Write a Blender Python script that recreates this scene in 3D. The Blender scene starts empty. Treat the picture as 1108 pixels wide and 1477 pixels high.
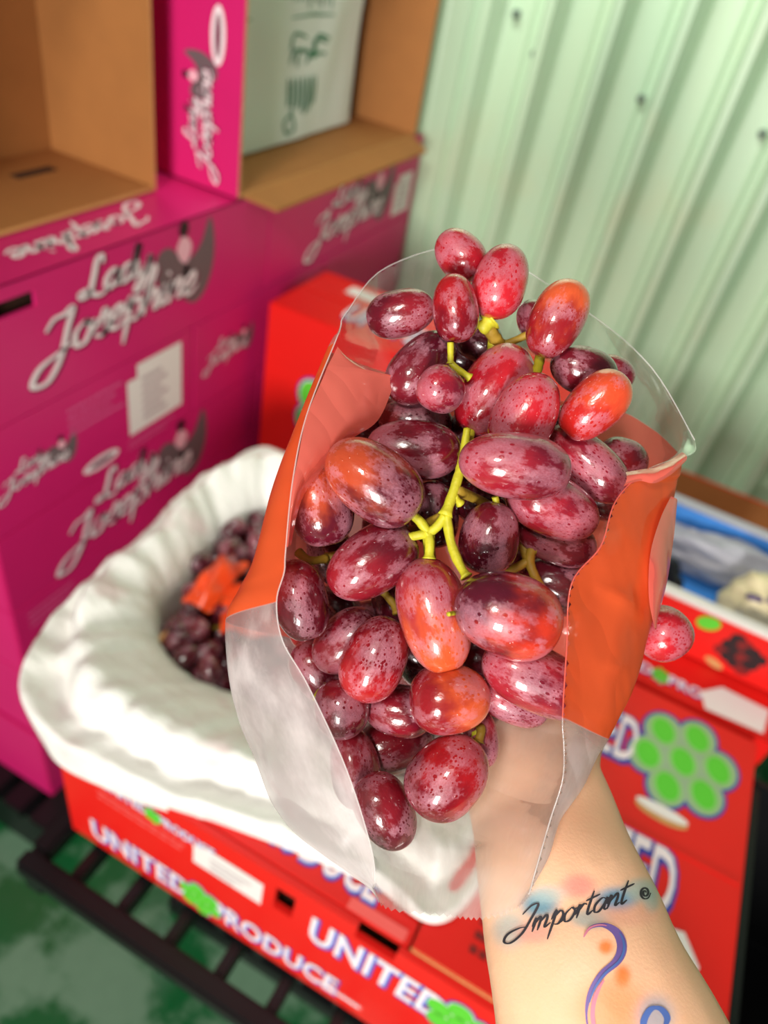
import bpy, bmesh, math, random
from math import sin, cos, pi, radians
from mathutils import Vector, Matrix, noise
from mathutils.bvhtree import BVHTree
random.seed(7)
SC = bpy.context.scene
COL = SC.collection

# ------------------------------------------------------------------ camera
FOC = 1067.0
CAM_H = 1.26
CX, CY = 554.0, 738.5
AX = [Vector((0.87843272, 0.40807708, -0.24865449)),      # world x,y,z in camera axes (right, down, forward)
      Vector((0.44683122, -0.51696338, 0.73013062)),
      Vector((0.16940430, -0.75247722, -0.63645913))]
EYE = Vector((0, 0, CAM_H))
def wdir(c):
    return Vector((AX[0].dot(c), AX[1].dot(c), AX[2].dot(c)))
def P(px, py, dep):
    return EYE + wdir(Vector(((px - CX) / FOC, (py - CY) / FOC, 1.0))) * dep
R_, D_, F_ = wdir(Vector((1, 0, 0))), wdir(Vector((0, 1, 0))), wdir(Vector((0, 0, 1)))
cam = bpy.data.cameras.new('camera')
co = bpy.data.objects.new('camera', cam)
COL.objects.link(co)
co.matrix_world = Matrix(((R_.x, -D_.x, -F_.x, 0), (R_.y, -D_.y, -F_.y, 0), (R_.z, -D_.z, -F_.z, CAM_H), (0, 0, 0, 1)))
cam.sensor_fit = 'VERTICAL'
cam.sensor_height = 36.0
cam.sensor_width = 27.0
cam.lens = 36.0 * FOC / 1477.0
cam.clip_start = 0.02
cam.dof.use_dof = True
cam.dof.focus_distance = 0.250
cam.dof.aperture_fstop = 6.8
SC.camera = co

# ------------------------------------------------------------------ light
w = bpy.data.worlds.new('world')
SC.world = w
w.use_nodes = True
w.node_tree.nodes['Background'].inputs[0].default_value = (1.0, 0.975, 0.94, 1)
w.node_tree.nodes['Background'].inputs[1].default_value = 0.10
def area(name, loc, target, size, sizey, power, col):
    l = bpy.data.lights.new(name, 'AREA')
    l.shape = 'RECTANGLE'; l.size = size; l.size_y = sizey; l.energy = power; l.color = col
    o = bpy.data.objects.new(name, l)
    COL.objects.link(o)
    o.location = loc
    o.rotation_euler = (Vector(target) - Vector(loc)).to_track_quat('-Z', 'Y').to_euler()
    return o
area('shop_lamp', (-0.16, -0.86, 2.25), (-0.15, 0.35, 0.9), 0.22, 0.22, 17, (1.0, 0.93, 0.84))
area('front_fill', (0.40, -1.85, 1.18), (-0.15, 0.5, 0.9), 0.40, 0.7, 62, (1.0, 0.96, 0.91))  # unseen low fill added to light the carton fronts
area('wall_wash', (-0.62, 0.80, 2.00), (-0.45, 1.4, 1.75), 0.6, 0.14, 17, (1.0, 0.98, 0.92))  # unseen lamp added to brighten the upper wall, aimed away from the lids
SC.view_settings.view_transform = 'Standard'
SC.view_settings.look = 'None'
SC.view_settings.gamma = 1.0
SC.view_settings.use_curve_mapping = False
SC.view_settings.exposure = 0.0

# ------------------------------------------------------------------ materials
def lin(c):
    r = []
    for v in c[:3]:
        v /= 255.0
        r.append(v / 12.92 if v <= 0.04045 else ((v + 0.055) / 1.055) ** 2.4)
    return (r[0], r[1], r[2], 1.0)
class NT:
    def __init__(s, name):
        s.m = bpy.data.materials.new(name)
        s.m.use_nodes = True
        s.t = s.m.node_tree
        s.b = s.t.nodes['Principled BSDF']
        s.out = s.t.nodes['Material Output']
    def n(s, typ, **kw):
        nd = s.t.nodes.new(typ)
        for k, v in kw.items():
            setattr(nd, k, v)
        return nd
    def l(s, a, b):
        s.t.links.new(a, b)
    def math(s, op, a, b=None, c=None, clamp=False):
        nd = s.n('ShaderNodeMath', operation=op, use_clamp=clamp)
        for i, v in enumerate((a, b, c)):
            if v is None: continue
            if hasattr(v, 'is_linked'): s.l(v, nd.inputs[i])
            else: nd.inputs[i].default_value = v
        return nd.outputs[0]
    def mix(s, fac, a, b, mode='MIX'):
        nd = s.n('ShaderNodeMix', data_type='RGBA', blend_type=mode)
        for i, v in ((0, fac), (6, a), (7, b)):
            if hasattr(v, 'is_linked'): s.l(v, nd.inputs[i])
            else: nd.inputs[i].default_value = v
        return nd.outputs[2]
    def ramp(s, x, a, b):
        nd = s.n('ShaderNodeMapRange', interpolation_type='SMOOTHSTEP')
        s.l(x, nd.inputs[0])
        nd.inputs[1].default_value = a; nd.inputs[2].default_value = b
        return nd.outputs[0]
    def noise(s, vec, scale, detail=3, rough=0.5):
        nd = s.n('ShaderNodeTexNoise')
        nd.inputs['Scale'].default_value = scale; nd.inputs['Detail'].default_value = detail; nd.inputs['Roughness'].default_value = rough
        if vec is not None: s.l(vec, nd.inputs['Vector'])
        return nd.outputs['Fac']
    def bump(s, h, strength, dist):
        nd = s.n('ShaderNodeBump')
        nd.inputs['Strength'].default_value = strength; nd.inputs['Distance'].default_value = dist
        s.l(h, nd.inputs['Height'])
        return nd.outputs[0]
def plain(name, col, rough=0.6, var=0.10, scale=30.0, spec=0.4, bumpd=0.0, coat=0.0, sub=0.0):
    k = NT(name)
    g = k.n('ShaderNodeNewGeometry').outputs['Position']
    f = k.noise(g, scale, 4)
    c = lin(col)
    lo = tuple(max(0, v * (1 - var)) for v in c[:3]) + (1,)
    hi = tuple(min(1, v * (1 + var)) for v in c[:3]) + (1,)
    k.l(k.mix(f, lo, hi), k.b.inputs['Base Color'])
    k.b.inputs['Roughness'].default_value = rough
    k.b.inputs['Specular IOR Level'].default_value = spec
    k.b.inputs['Coat Weight'].default_value = coat
    k.b.inputs['Coat Roughness'].default_value = 0.12
    if sub:
        k.b.inputs['Subsurface Weight'].default_value = sub
        k.b.inputs['Subsurface Radius'].default_value = (0.01, 0.005, 0.003)
    if bumpd:
        k.l(k.bump(k.noise(g, scale * 2, 4), 0.4, bumpd), k.b.inputs['Normal'])
    return k.m
M = {}
M['pink'] = plain('magenta_card', (204, 30, 106), 0.42, 0.06, 14)
M['red'] = plain('red_card', (222, 26, 20), 0.40, 0.06, 14)
M['kraft'] = plain('brown_card', (164, 108, 56), 0.75, 0.10, 24)
M['kraft_edge'] = plain('card_edge', (200, 150, 92), 0.8, 0.15, 90)
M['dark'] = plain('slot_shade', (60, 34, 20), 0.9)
M['white_print'] = plain('white_ink', (240, 226, 230), 0.5, 0.03)
M['plum_print'] = plain('plum_ink', (110, 14, 62), 0.5, 0.03)
M['grey_print'] = plain('grey_ink', (104, 88, 92), 0.5, 0.06)
M['black_print'] = plain('black_ink', (36, 22, 26), 0.5, 0.03)
M['skin_print'] = plain('pale_pink_ink', (236, 178, 192), 0.5, 0.03)
M['pale_print'] = plain('pale_magenta_ink', (216, 92, 146), 0.5, 0.03)
M['pale_red_print'] = plain('pale_red_ink', (240, 96, 92), 0.5, 0.03)
M['navy_print'] = plain('navy_ink', (44, 62, 160), 0.5, 0.03)
M['blue_print'] = plain('blue_ink', (58, 108, 214), 0.5, 0.03)
M['green_print'] = plain('green_ink', (92, 200, 52), 0.5, 0.05)
M['shaded_white_print'] = plain('shaded_white_ink', (150, 176, 140), 0.5, 0.05)  # white ink greyed for the shade over the lid emblem
M['leaf_green_print'] = plain('leaf_green_ink', (140, 196, 112), 0.5, 0.05)
M['deep_red_print'] = plain('deep_red_ink', (120, 24, 24), 0.5, 0.05)
M['leaf_print'] = plain('paper_green_ink', (70, 128, 98), 0.6, 0.05)
M['paper'] = plain('white_paper', (226, 230, 226), 0.7, 0.03, 9, bumpd=0.002)
M['sticker'] = plain('white_sticker', (232, 226, 222), 0.5, 0.03)
M['faint_print'] = plain('faint_sticker_ink', (196, 180, 182), 0.6, 0.03)
M['black'] = plain('black_plastic', (13, 14, 16), 0.42, 0.2, 40)
M['screw'] = plain('dull_screw', (96, 112, 100), 0.5)
M['kerb'] = plain('kerb_paint', (122, 142, 118), 0.7, 0.12, 8, bumpd=0.002)
M['blue_tray'] = plain('blue_plastic', (72, 146, 226), 0.4)
M['grey_film'] = plain('grey_film', (176, 176, 186), 0.3, 0.1, 30)
M['dark_film'] = plain('dark_film', (22, 18, 30), 0.35)
M['cream'] = plain('cream_wrap', (226, 212, 170), 0.5, 0.12, 40)
M['purple'] = plain('purple_print', (74, 52, 104), 0.5)
M['stem'] = plain('grape_stem', (188, 182, 42), 0.5, 0.30, 260, sub=0.1, bumpd=0.0006)
M['old_stem'] = plain('brown_stem', (150, 120, 34), 0.6, 0.35, 240, bumpd=0.0006)
M['ink'] = plain('tattoo_black', (52, 50, 56), 0.5, 0.15, 300)
M['tat_blue'] = plain('tattoo_blue', (80, 108, 176), 0.5, 0.2, 120)
M['tat_violet'] = plain('tattoo_violet', (112, 90, 158), 0.5, 0.2, 120)
M['tat_pink'] = plain('tattoo_pink', (214, 128, 150), 0.5, 0.2, 120)

def floor_mat():
    k = NT('painted_floor')
    g = k.n('ShaderNodeNewGeometry').outputs['Position']
    f = k.ramp(k.noise(g, 7, 5, 0.6), 0.46, 0.58)
    f2 = k.noise(g, 60, 4)
    c = k.mix(f, lin((8, 92, 44)), lin((104, 140, 112)))
    c = k.mix(k.math('MULTIPLY', f2, 0.25), c, lin((60, 90, 70)))
    k.l(c, k.b.inputs['Base Color'])
    k.l(k.math('ADD', k.math('MULTIPLY', f, 0.25), 0.22), k.b.inputs['Roughness'])
    return k.m
M['floor'] = floor_mat()
def wall_mat():
    k = NT('mint_sheet_metal')
    g = k.n('ShaderNodeNewGeometry').outputs['Position']
    mp = k.n('ShaderNodeMapping'); mp.inputs['Scale'].default_value = (1, 1, 0.35)
    k.l(g, mp.inputs['Vector'])
    f = k.noise(mp.outputs[0], 9, 4)
    s = k.ramp(k.noise(g, 5, 3), 0.52, 0.72)
    c = k.mix(f, lin((166, 200, 170)), lin((186, 212, 178)))
    c = k.mix(k.math('MULTIPLY', s, 0.25), c, lin((190, 188, 150)))
    k.l(c, k.b.inputs['Base Color'])
    k.b.inputs['Roughness'].default_value = 0.38
    k.b.inputs['Metallic'].default_value = 0.0
    return k.m
M['wall'] = wall_mat()
def liner_mat():
    k = NT('white_liner_film')
    g = k.n('ShaderNodeNewGeometry').outputs['Position']
    f = k.ramp(k.noise(g, 14, 3), 0.58, 0.75)
    k.l(k.mix(f, lin((236, 236, 230)), lin((226, 208, 206))), k.b.inputs['Base Color'])
    k.b.inputs['Roughness'].default_value = 0.42
    k.b.inputs['Subsurface Weight'].default_value = 0.15
    k.b.inputs['Subsurface Radius'].default_value = (0.01, 0.01, 0.01)
    mp = k.n('ShaderNodeMapping'); mp.inputs['Scale'].default_value = (1, 2.2, 1)
    k.l(g, mp.inputs['Vector'])
    k.l(k.bump(k.noise(mp.outputs[0], 18, 4), 0.5, 0.012), k.b.inputs['Normal'])
    return k.m
M['liner'] = liner_mat()
def grape_mat(name, film=0.0):
    k = NT(name)
    tc = k.n('ShaderNodeTexCoord').outputs['Object']
    oi = k.n('ShaderNodeObjectInfo')
    ca = k.n('ShaderNodeAttribute', attribute_type='OBJECT', attribute_name='tint_a').outputs['Color']
    cb = k.n('ShaderNodeAttribute', attribute_type='OBJECT', attribute_name='tint_b').outputs['Color']
    am = k.n('ShaderNodeAttribute', attribute_type='OBJECT', attribute_name='bloom').outputs['Fac']
    off = k.n('ShaderNodeVectorMath', operation='SCALE')
    off.inputs[0].default_value = (37.0, 61.0, 19.0)
    k.l(oi.outputs['Random'], off.inputs['Scale'])
    v = k.n('ShaderNodeVectorMath', operation='ADD')
    k.l(tc, v.inputs[0]); k.l(off.outputs[0], v.inputs[1])
    vec = v.outputs[0]
    sx = k.n('ShaderNodeSeparateXYZ'); k.l(tc, sx.inputs[0])
    gr = k.math('ADD', k.math('MULTIPLY', sx.outputs[0], 0.9), k.math('MULTIPLY', k.math('SUBTRACT', k.noise(vec, 1.3, 3), 0.5), 2.4))
    grad = k.ramp(gr, -0.55, 0.55)
    skin = k.mix(grad, ca, cb)
    streak = k.n('ShaderNodeMapping'); streak.inputs['Scale'].default_value = (1.2, 9, 9)
    k.l(vec, streak.inputs['Vector'])
    skin = k.mix(k.math('MULTIPLY', k.noise(streak.outputs[0], 1.6, 3), 0.30), skin, k.mix(0.5, skin, (0.02, 0.004, 0.008, 1)))
    # waxy bloom, wiped away in patches and in round drop marks
    n1 = k.noise(vec, 1.25, 5, 0.5)
    n2 = k.noise(vec, 9.0, 4, 0.6)
    thr = k.math('SUBTRACT', 0.62, k.math('MULTIPLY', am, 0.24))
    d = k.math('SUBTRACT', k.math('ADD', n1, k.math('MULTIPLY', k.math('SUBTRACT', n2, 0.5), 0.26)), thr)
    patch = k.math('MULTIPLY', k.ramp(d, -0.05, 0.08), k.math('ADD', 0.55, k.math('MULTIPLY', k.ramp(k.noise(vec, 26, 3, .7), .35, .65), 0.45)))
    vo = k.n('ShaderNodeTexVoronoi'); vo.inputs['Scale'].default_value = 5.5
    k.l(vec, vo.inputs['Vector'])
    sep = k.n('ShaderNodeSeparateColor'); k.l(vo.outputs['Color'], sep.inputs[0])
    rad = k.math('MULTIPLY', sep.outputs[0], 0.30)
    dot = k.ramp(k.math('SUBTRACT', vo.outputs['Distance'], rad), -0.03, 0.03)
    vo2 = k.n('ShaderNodeTexVoronoi'); vo2.inputs['Scale'].default_value = 10.0
    k.l(vec, vo2.inputs['Vector'])
    sep2 = k.n('ShaderNodeSeparateColor'); k.l(vo2.outputs['Color'], sep2.inputs[0])
    dot2 = k.ramp(k.math('SUBTRACT', vo2.outputs['Distance'], k.math('MULTIPLY', sep2.outputs[1], 0.42)), -0.03, 0.03)
    wet = k.ramp(oi.outputs['Random'], 0.35, 0.75)
    dot2 = k.math('SUBTRACT', 1.0, k.math('MULTIPLY', k.math('SUBTRACT', 1.0, dot2), wet))
    mask = k.math('MULTIPLY', k.math('MULTIPLY', patch, dot), dot2)
    amt = k.math('MULTIPLY', mask, k.math('ADD', 0.06, k.math('MULTIPLY', k.noise(vec, 2.4, 4), 0.74)))
    col = k.mix(amt, skin, lin((206, 142, 160)))
    k.l(col, k.b.inputs['Base Color'])
    k.l(k.math('ADD', 0.22, k.math('MULTIPLY', mask, 0.25)), k.b.inputs['Roughness'])
    k.b.inputs['Subsurface Weight'].default_value = 0.22
    k.b.inputs['Subsurface Radius'].default_value = (0.007, 0.0015, 0.001)
    k.b.inputs['Subsurface Scale'].default_value = 1.0
    k.b.inputs['Coat Weight'].default_value = 0.8
    k.b.inputs['Coat Roughness'].default_value = 0.03
    h = k.math('ADD', k.math('MULTIPLY', k.math('SUBTRACT', 1.0, dot), 0.5), k.math('MULTIPLY', k.noise(vec, 3.2, 3), 0.9))
    k.l(k.bump(h, 0.30, 0.0011), k.b.inputs['Normal'])
    return k.m
M['grape'] = grape_mat('grape_skin')
def film_mat():
    """clear bag film with an orange printed band between two rows of the sheet (uv.y)"""
    k = NT('printed_bag_film')
    uv = k.n('ShaderNodeUVMap', uv_map='UVMap').outputs[0]
    sx = k.n('ShaderNodeSeparateXYZ'); k.l(uv, sx.inputs[0])
    g = k.n('ShaderNodeNewGeometry').outputs['Position']
    vv = sx.outputs[1]
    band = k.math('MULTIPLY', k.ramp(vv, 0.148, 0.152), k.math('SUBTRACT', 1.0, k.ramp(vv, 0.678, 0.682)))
    us = k.n('ShaderNodeMapping'); us.inputs['Scale'].default_value = (9, 6, 1); us.inputs['Rotation'].default_value = (0, 0, 0.25)
    k.l(uv, us.inputs['Vector'])
    smear = k.math('MULTIPLY', k.ramp(k.noise(us.outputs[0], 1.0, 5, 0.56), 0.40, 0.66), k.math('SUBTRACT', 1.0, k.math('MULTIPLY', k.ramp(sx.outputs[0], 0.34, 0.55), 0.65)))
    mp = k.n('ShaderNodeMapping'); mp.inputs['Rotation'].default_value = (0.4, 0.5, 0.9); mp.inputs['Scale'].default_value = (1, 3.0, 1)
    k.l(g, mp.inputs['Vector'])
    crease = k.math('ABSOLUTE', k.math('SUBTRACT', k.noise(mp.outputs[0], 16, 2, 0.4), 0.5))
    nrm = k.bump(crease, 0.35, 0.010)
    dif = k.n('ShaderNodeBsdfDiffuse'); trl = k.n('ShaderNodeBsdfTranslucent'); tra = k.n('ShaderNodeBsdfTransparent'); gl = k.n('ShaderNodeBsdfGlossy')
    back = k.n('ShaderNodeNewGeometry').outputs['Backfacing']
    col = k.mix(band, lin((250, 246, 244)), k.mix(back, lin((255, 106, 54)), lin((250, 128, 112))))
    k.l(col, dif.inputs[0]); k.l(col, trl.inputs[0])
    gl.inputs[1].default_value = 0.12
    k.l(nrm, gl.inputs['Normal']); k.l(nrm, dif.inputs['Normal'])
    m1 = k.n('ShaderNodeMixShader'); m1.inputs[0].default_value = 0.50
    k.l(dif.outputs[0], m1.inputs[1]); k.l(trl.outputs[0], m1.inputs[2])
    low = k.math('MULTIPLY', k.ramp(vv, 0.62, 0.78), 0.26)      # the unprinted bottom is milkier, smeared with bloom
    milk = k.math('ADD', k.math('ADD', 0.09, low), k.math('MULTIPLY', smear, k.math('ADD', 0.10, k.math('MULTIPLY', k.ramp(vv, 0.62, 0.78), 0.38))))
    opac = k.math('ADD', k.math('MULTIPLY', band, 0.93), k.math('MULTIPLY', k.math('SUBTRACT', 1.0, band), milk))
    m2 = k.n('ShaderNodeMixShader')
    k.l(opac, m2.inputs[0]); k.l(tra.outputs[0], m2.inputs[1]); k.l(m1.outputs[0], m2.inputs[2])
    fr = k.n('ShaderNodeLayerWeight'); fr.inputs[0].default_value = 0.22
    k.l(nrm, fr.inputs['Normal'])
    m3 = k.n('ShaderNodeMixShader')
    k.l(k.math('ADD', k.math('MULTIPLY', fr.outputs['Fresnel'], 0.24), 0.05, clamp=True), m3.inputs[0])
    k.l(m2.outputs[0], m3.inputs[1]); k.l(gl.outputs[0], m3.inputs[2])
    k.l(m3.outputs[0], k.out.inputs[0])
    return k.m
M['film'] = film_mat()
def orange_mat():
    k = NT('orange_bag_film')
    k.b.inputs['Base Color'].default_value = lin((238, 70, 24))
    g = k.n('ShaderNodeNewGeometry').outputs['Position']
    k.l(k.mix(k.noise(g, 20, 3), lin((226, 58, 20)), lin((244, 88, 34))), k.b.inputs['Base Color'])
    k.b.inputs['Roughness'].default_value = 0.3
    return k.m
M['orange'] = orange_mat()
def skin_mat():
    k = NT('skin')
    va = k.n('ShaderNodeVertexColor', layer_name='tint').outputs['Color']
    g = k.n('ShaderNodeNewGeometry').outputs['Position']
    c = k.mix(k.math('MULTIPLY', k.noise(g, 45, 3), 0.35), va, k.mix(1.0, va, lin((250, 206, 188)), 'MULTIPLY'))
    k.l(c, k.b.inputs['Base Color'])
    k.b.inputs['Roughness'].default_value = 0.48
    k.b.inputs['Subsurface Weight'].default_value = 0.18
    k.b.inputs['Subsurface Radius'].default_value = (0.006, 0.002, 0.001)
    k.l(k.bump(k.noise(g, 900, 3), 0.15, 0.0005), k.b.inputs['Normal'])
    return k.m
M['skin'] = skin_mat()
def edge_mat():
    k = NT('film_edge_highlight')  # whitish tone paints the bright line along the film's edge
    k.b.inputs['Base Color'].default_value = lin((244, 240, 238))
    k.b.inputs['Roughness'].default_value = 0.2
    k.b.inputs['Alpha'].default_value = 0.32
    return k.m
M['edge_highlight'] = edge_mat()

# ------------------------------------------------------------------ object helpers
def wloc(o):
    v = Vector((0, 0, 0))
    while o is not None:
        v += o.location; o = o.parent
    return v
def link(name, me, mats, parent=None, smooth=False):
    o = bpy.data.objects.new(name, me)
    COL.objects.link(o)
    for m in (mats if isinstance(mats, (list, tuple)) else [mats]):
        me.materials.append(m)
    if parent is not None:
        o.parent = parent
    if smooth:
        me.polygons.foreach_set('use_smooth', [True] * len(me.polygons))
    return o
def obj(name, vs, fs, mats, parent=None, smooth=False, idx=None, kind=None):
    """mesh from world coordinates, one object"""
    off = wloc(parent)
    me = bpy.data.meshes.new(name)
    me.from_pydata([tuple(Vector(v) - off) for v in vs], [], fs)
    if idx:
        me.polygons.foreach_set('material_index', idx)
    me.update()
    o = link(name, me, mats, parent, smooth)
    if kind: o['kind'] = kind
    return o
def thing(name, label, cat, loc, group=None):
    o = bpy.data.objects.new(name, None)
    COL.objects.link(o)
    o.empty_display_size = 0.02
    o.location = loc
    tag(o, label, cat, group)
    return o
def tag(o, label, cat, group=None):
    o['label'] = label; o['category'] = cat
    if group: o['group'] = group
def struct(o):
    o['kind'] = 'structure'
    return o
def boxgeo(x0, x1, y0, y1, z0, z1, bev=0.0):
    bm = bmesh.new()
    bmesh.ops.create_cube(bm, size=1.0)
    for v in bm.verts:
        v.co = Vector(((x0 + x1) / 2 + v.co.x * (x1 - x0), (y0 + y1) / 2 + v.co.y * (y1 - y0), (z0 + z1) / 2 + v.co.z * (z1 - z0)))
    if bev:
        bmesh.ops.bevel(bm, geom=list(bm.edges), offset=bev, segments=2, affect='EDGES')
    bm.verts.index_update()
    r = [v.co.copy() for v in bm.verts], [[v.index for v in f.verts] for f in bm.faces], [f.normal.copy() for f in bm.faces]
    bm.free()
    return r
def box(name, x0, x1, y0, y1, z0, z1, mat, parent=None, bev=0.001, inner=None, edge=None, out=None):
    """a card or bar; with out=(axis,sign) the face that way is mat, the face opposite is inner, the rims are edge"""
    vs, fs, ns = boxgeo(x0, x1, y0, y1, z0, z1, bev)
    if inner is None:
        return obj(name, vs, fs, mat, parent)
    a, s = out
    idx = [0 if n[a] * s > 0.7 else (1 if n[a] * s < -0.7 else 2) for n in ns]
    return obj(name, vs, fs, [mat, inner, edge or inner], parent, idx=idx)
def tube(pts, rads, seg=10, caps=True):
    pts = [Vector(p) for p in pts]
    vs, fs = [], []
    up = Vector((0.3, 0.2, 0.93))
    for i, p in enumerate(pts):
        t = (pts[min(i + 1, len(pts) - 1)] - pts[max(i - 1, 0)]).normalized()
        s = t.cross(up)
        if s.length < 0.1: s = t.cross(Vector((1, 0, 0)))
        s.normalize(); u = s.cross(t)
        for k in range(seg):
            a = 2 * pi * k / seg
            vs.append(p + (s * cos(a) + u * sin(a)) * rads[i])
    for i in range(len(pts) - 1):
        for k in range(seg):
            fs.append((i * seg + k, i * seg + (k + 1) % seg, (i + 1) * seg + (k + 1) % seg, (i + 1) * seg + k))
    if caps:
        fs.append(tuple(range(seg))[::-1])
        fs.append(tuple((len(pts) - 1) * seg + k for k in range(seg)))
    return vs, fs
def crom(pts, n=6):
    """Catmull-Rom through points (tuples of any length)"""
    pts = [tuple(p) for p in pts]
    q = [pts[0]] + pts + [pts[-1]]
    r = []
    for i in range(1, len(q) - 2):
        for j in range(n):
            t = j / n
            r.append(tuple(0.5 * (2 * b + (c - a) * t + (2 * a - 5 * b + 4 * c - d) * t * t + (3 * b - a - 3 * c + d) * t ** 3)
                           for a, b, c, d in zip(q[i - 1], q[i], q[i + 1], q[i + 2])))
    r.append(pts[-1])
    return r

# ------------------------------------------------------------------ printing
class Face:
    """a printed face: origin o, right u, up v, outward n"""
    def __init__(s, o, u, v):
        s.o = Vector(o); s.u = Vector(u).normalized(); s.v = Vector(v).normalized(); s.n = s.u.cross(s.v)
    def at(s, x, y, h=0.0006):
        return s.o + s.u * x + s.v * y + s.n * h
def ribbon2d(pts, wd, taper=True):
    vs, fs = [], []
    n = len(pts)
    for i, p in enumerate(pts):
        a = pts[max(i - 1, 0)]; b = pts[min(i + 1, n - 1)]
        dx, dy = b[0] - a[0], b[1] - a[1]
        l = math.hypot(dx, dy) or 1
        ww = wd * (p[2] if len(p) > 2 else 1.0)
        if taper: ww *= min(1.0, 0.45 + 3.0 * min(i, n - 1 - i) / n)
        # broad on down strokes, thin on cross strokes
        ww *= 0.62 + 0.5 * abs(dy) / l
        vs += [(p[0] - dy / l * ww, p[1] + dx / l * ww), (p[0] + dy / l * ww, p[1] - dx / l * ww)]
    for i in range(n - 1):
        fs.append((2 * i, 2 * i + 1, 2 * i + 3, 2 * i + 2))
    return vs, fs
GL = {
 'L': (1.35, [[(1.05, 1.6), (.95, 2.05), (.65, 1.9), (.55, 1.1), (.42, .25), (.05, .0), (-.2, .2), (.1, .36), (.6, .02), (1.15, -.22), (1.6, .05)]]),
 'a': (1.0, [[(.85, .8), (.5, 1), (.1, .6), (.15, .1), (.5, .02), (.8, .5), (.9, .95), (.82, .3), (.95, .02), (1.2, .2)]]),
 'd': (1.1, [[(.85, .8), (.5, 1), (.1, .6), (.15, .1), (.5, .02), (.8, .6), (1.0, 2.0), (.85, .4), (.95, .02), (1.25, .2)]]),
 'y': (1.05, [[(.1, .95), (.2, .2), (.5, .03), (.8, .4), (.95, 1), (.8, -.2), (.5, -.9), (.15, -.8), (.4, -.3), (1.1, .25)]]),
 'J': (1.35, [[(.05, 1.2), (.35, 1.6), (.8, 1.65), (1.15, 1.8), (1.0, 1.0), (.8, -.2), (.3, -1.0), (-.35, -.85), (-.1, -.25), (.6, .05), (1.35, .3)]]),
 'o': (.92, [[(.5, 1), (.1, .6), (.2, .05), (.6, .05), (.8, .6), (.5, 1), (.7, .8), (1.0, .85)]]),
 's': (.8, [[(-.05, .3), (.35, .7), (.55, 1.1), (.75, .45), (.5, .0), (.15, .12)], [(.5, .02), (.85, .25)]]),
 'e': (.82, [[(0, .3), (.6, .6), (.55, 1), (.2, .8), (.15, .2), (.5, .0), (.92, .3)]]),
 'p': (1.0, [[(.05, .5), (.3, 1.1), (.15, -.95)], [(.25, .6), (.6, 1), (.9, .6), (.7, .05), (.3, .1)], [(.75, .08), (1.05, .25)]]),
 'h': (1.0, [[(.05, .4), (.5, 1.8), (.35, 2.1), (.2, 1.2), (.15, 0)], [(.2, .4), (.6, 1), (.8, .7), (.75, .1), (1.05, .2)]]),
 'i': (.5, [[(.0, .3), (.25, 1), (.2, .15), (.55, .2)], [(.36, 1.42), (.42, 1.55)]]),
 'n': (.98, [[(.02, .4), (.22, 1), (.15, 0)], [(.15, .4), (.6, 1), (.75, .7), (.7, .1), (1.0, .25)]]),
 'm': (1.4, [[(.02, .4), (.2, 1), (.12, 0)], [(.14, .5), (.45, 1), (.56, .7), (.5, 0)], [(.52, .5), (.9, 1), (1.05, .7), (1.0, .1), (1.4, .3)]]),
 'r': (.75, [[(.0, .3), (.2, 1), (.18, 0)], [(.18, .5), (.45, .95), (.75, .85)]]),
 't': (.62, [[(.3, 1.75), (.2, .6), (.25, .05), (.6, .25)], [(-.15, 1.15), (.85, 1.35)]]),
 'I': (1.2, [[(.15, 1.6), (.7, 2.1), (1.2, 2.0), (.9, 1.0), (.5, .1), (-.2, -.35), (-.75, -.1), (-.6, .4), (.2, .6), (.8, .5)]]),
}
def script_strokes(word, sx, x0, y0, slant=0.28, sy=None):
    sy = sy or sx
    x = 0.0
    out = []
    for ch in word:
        adv, st = GL[ch]
        for k in st:
            out.append([(x0 + sx * (x + a) + sy * slant * b, y0 + sy * b) for a, b in crom(k, 6)])
        x += adv * 0.96
    return out
def strokes_obj(name, face, strokes, wd, mat, parent, h=0.0006, fn=None):
    vs, fs = [], []
    for s in strokes:
        a, b = ribbon2d(s, wd)
        k = len(vs)
        vs += a; fs += [tuple(k + i for i in f) for f in b]
    return obj(name, [face.at(p[0], p[1], h) for p in vs], fs, mat, parent)
def poly_obj(name, face, polys, mat, parent, h=0.0006):
    vs, fs = [], []
    for p in polys:
        k = len(vs)
        vs += p; fs.append(tuple(range(k, k + len(p))))
    return obj(name, [face.at(p[0], p[1], h) for p in vs], fs, mat, parent)
def ell(cx, cy, a, b, rot=0.0, n=20):
    return [(cx + a * cos(t) * cos(rot) - b * sin(t) * sin(rot), cy + a * cos(t) * sin(rot) + b * sin(t) * cos(rot)) for t in [2 * pi * i / n for i in range(n)]]
def rect(x0, y0, x1, y1):
    return [(x0, y0), (x1, y0), (x1, y1), (x0, y1)]
_txt = {}
def text2d(s, bold):
    key = (s, bold)
    if key not in _txt:
        c = bpy.data.curves.new('lettering', 'FONT')
        c.body = s; c.size = 1.0; c.offset = bold; c.resolution_u = 3; c.space_character = 1.06
        o = bpy.data.objects.new('lettering', c)
        COL.objects.link(o)
        dg = bpy.context.evaluated_depsgraph_get(); dg.update()
        me = o.evaluated_get(dg).to_mesh()
        _txt[key] = ([(v.co.x, v.co.y) for v in me.vertices], [tuple(p.vertices) for p in me.polygons])
        o.evaluated_get(dg).to_mesh_clear()
        bpy.data.objects.remove(o); bpy.data.curves.remove(c)
    return _txt[key]
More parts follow.
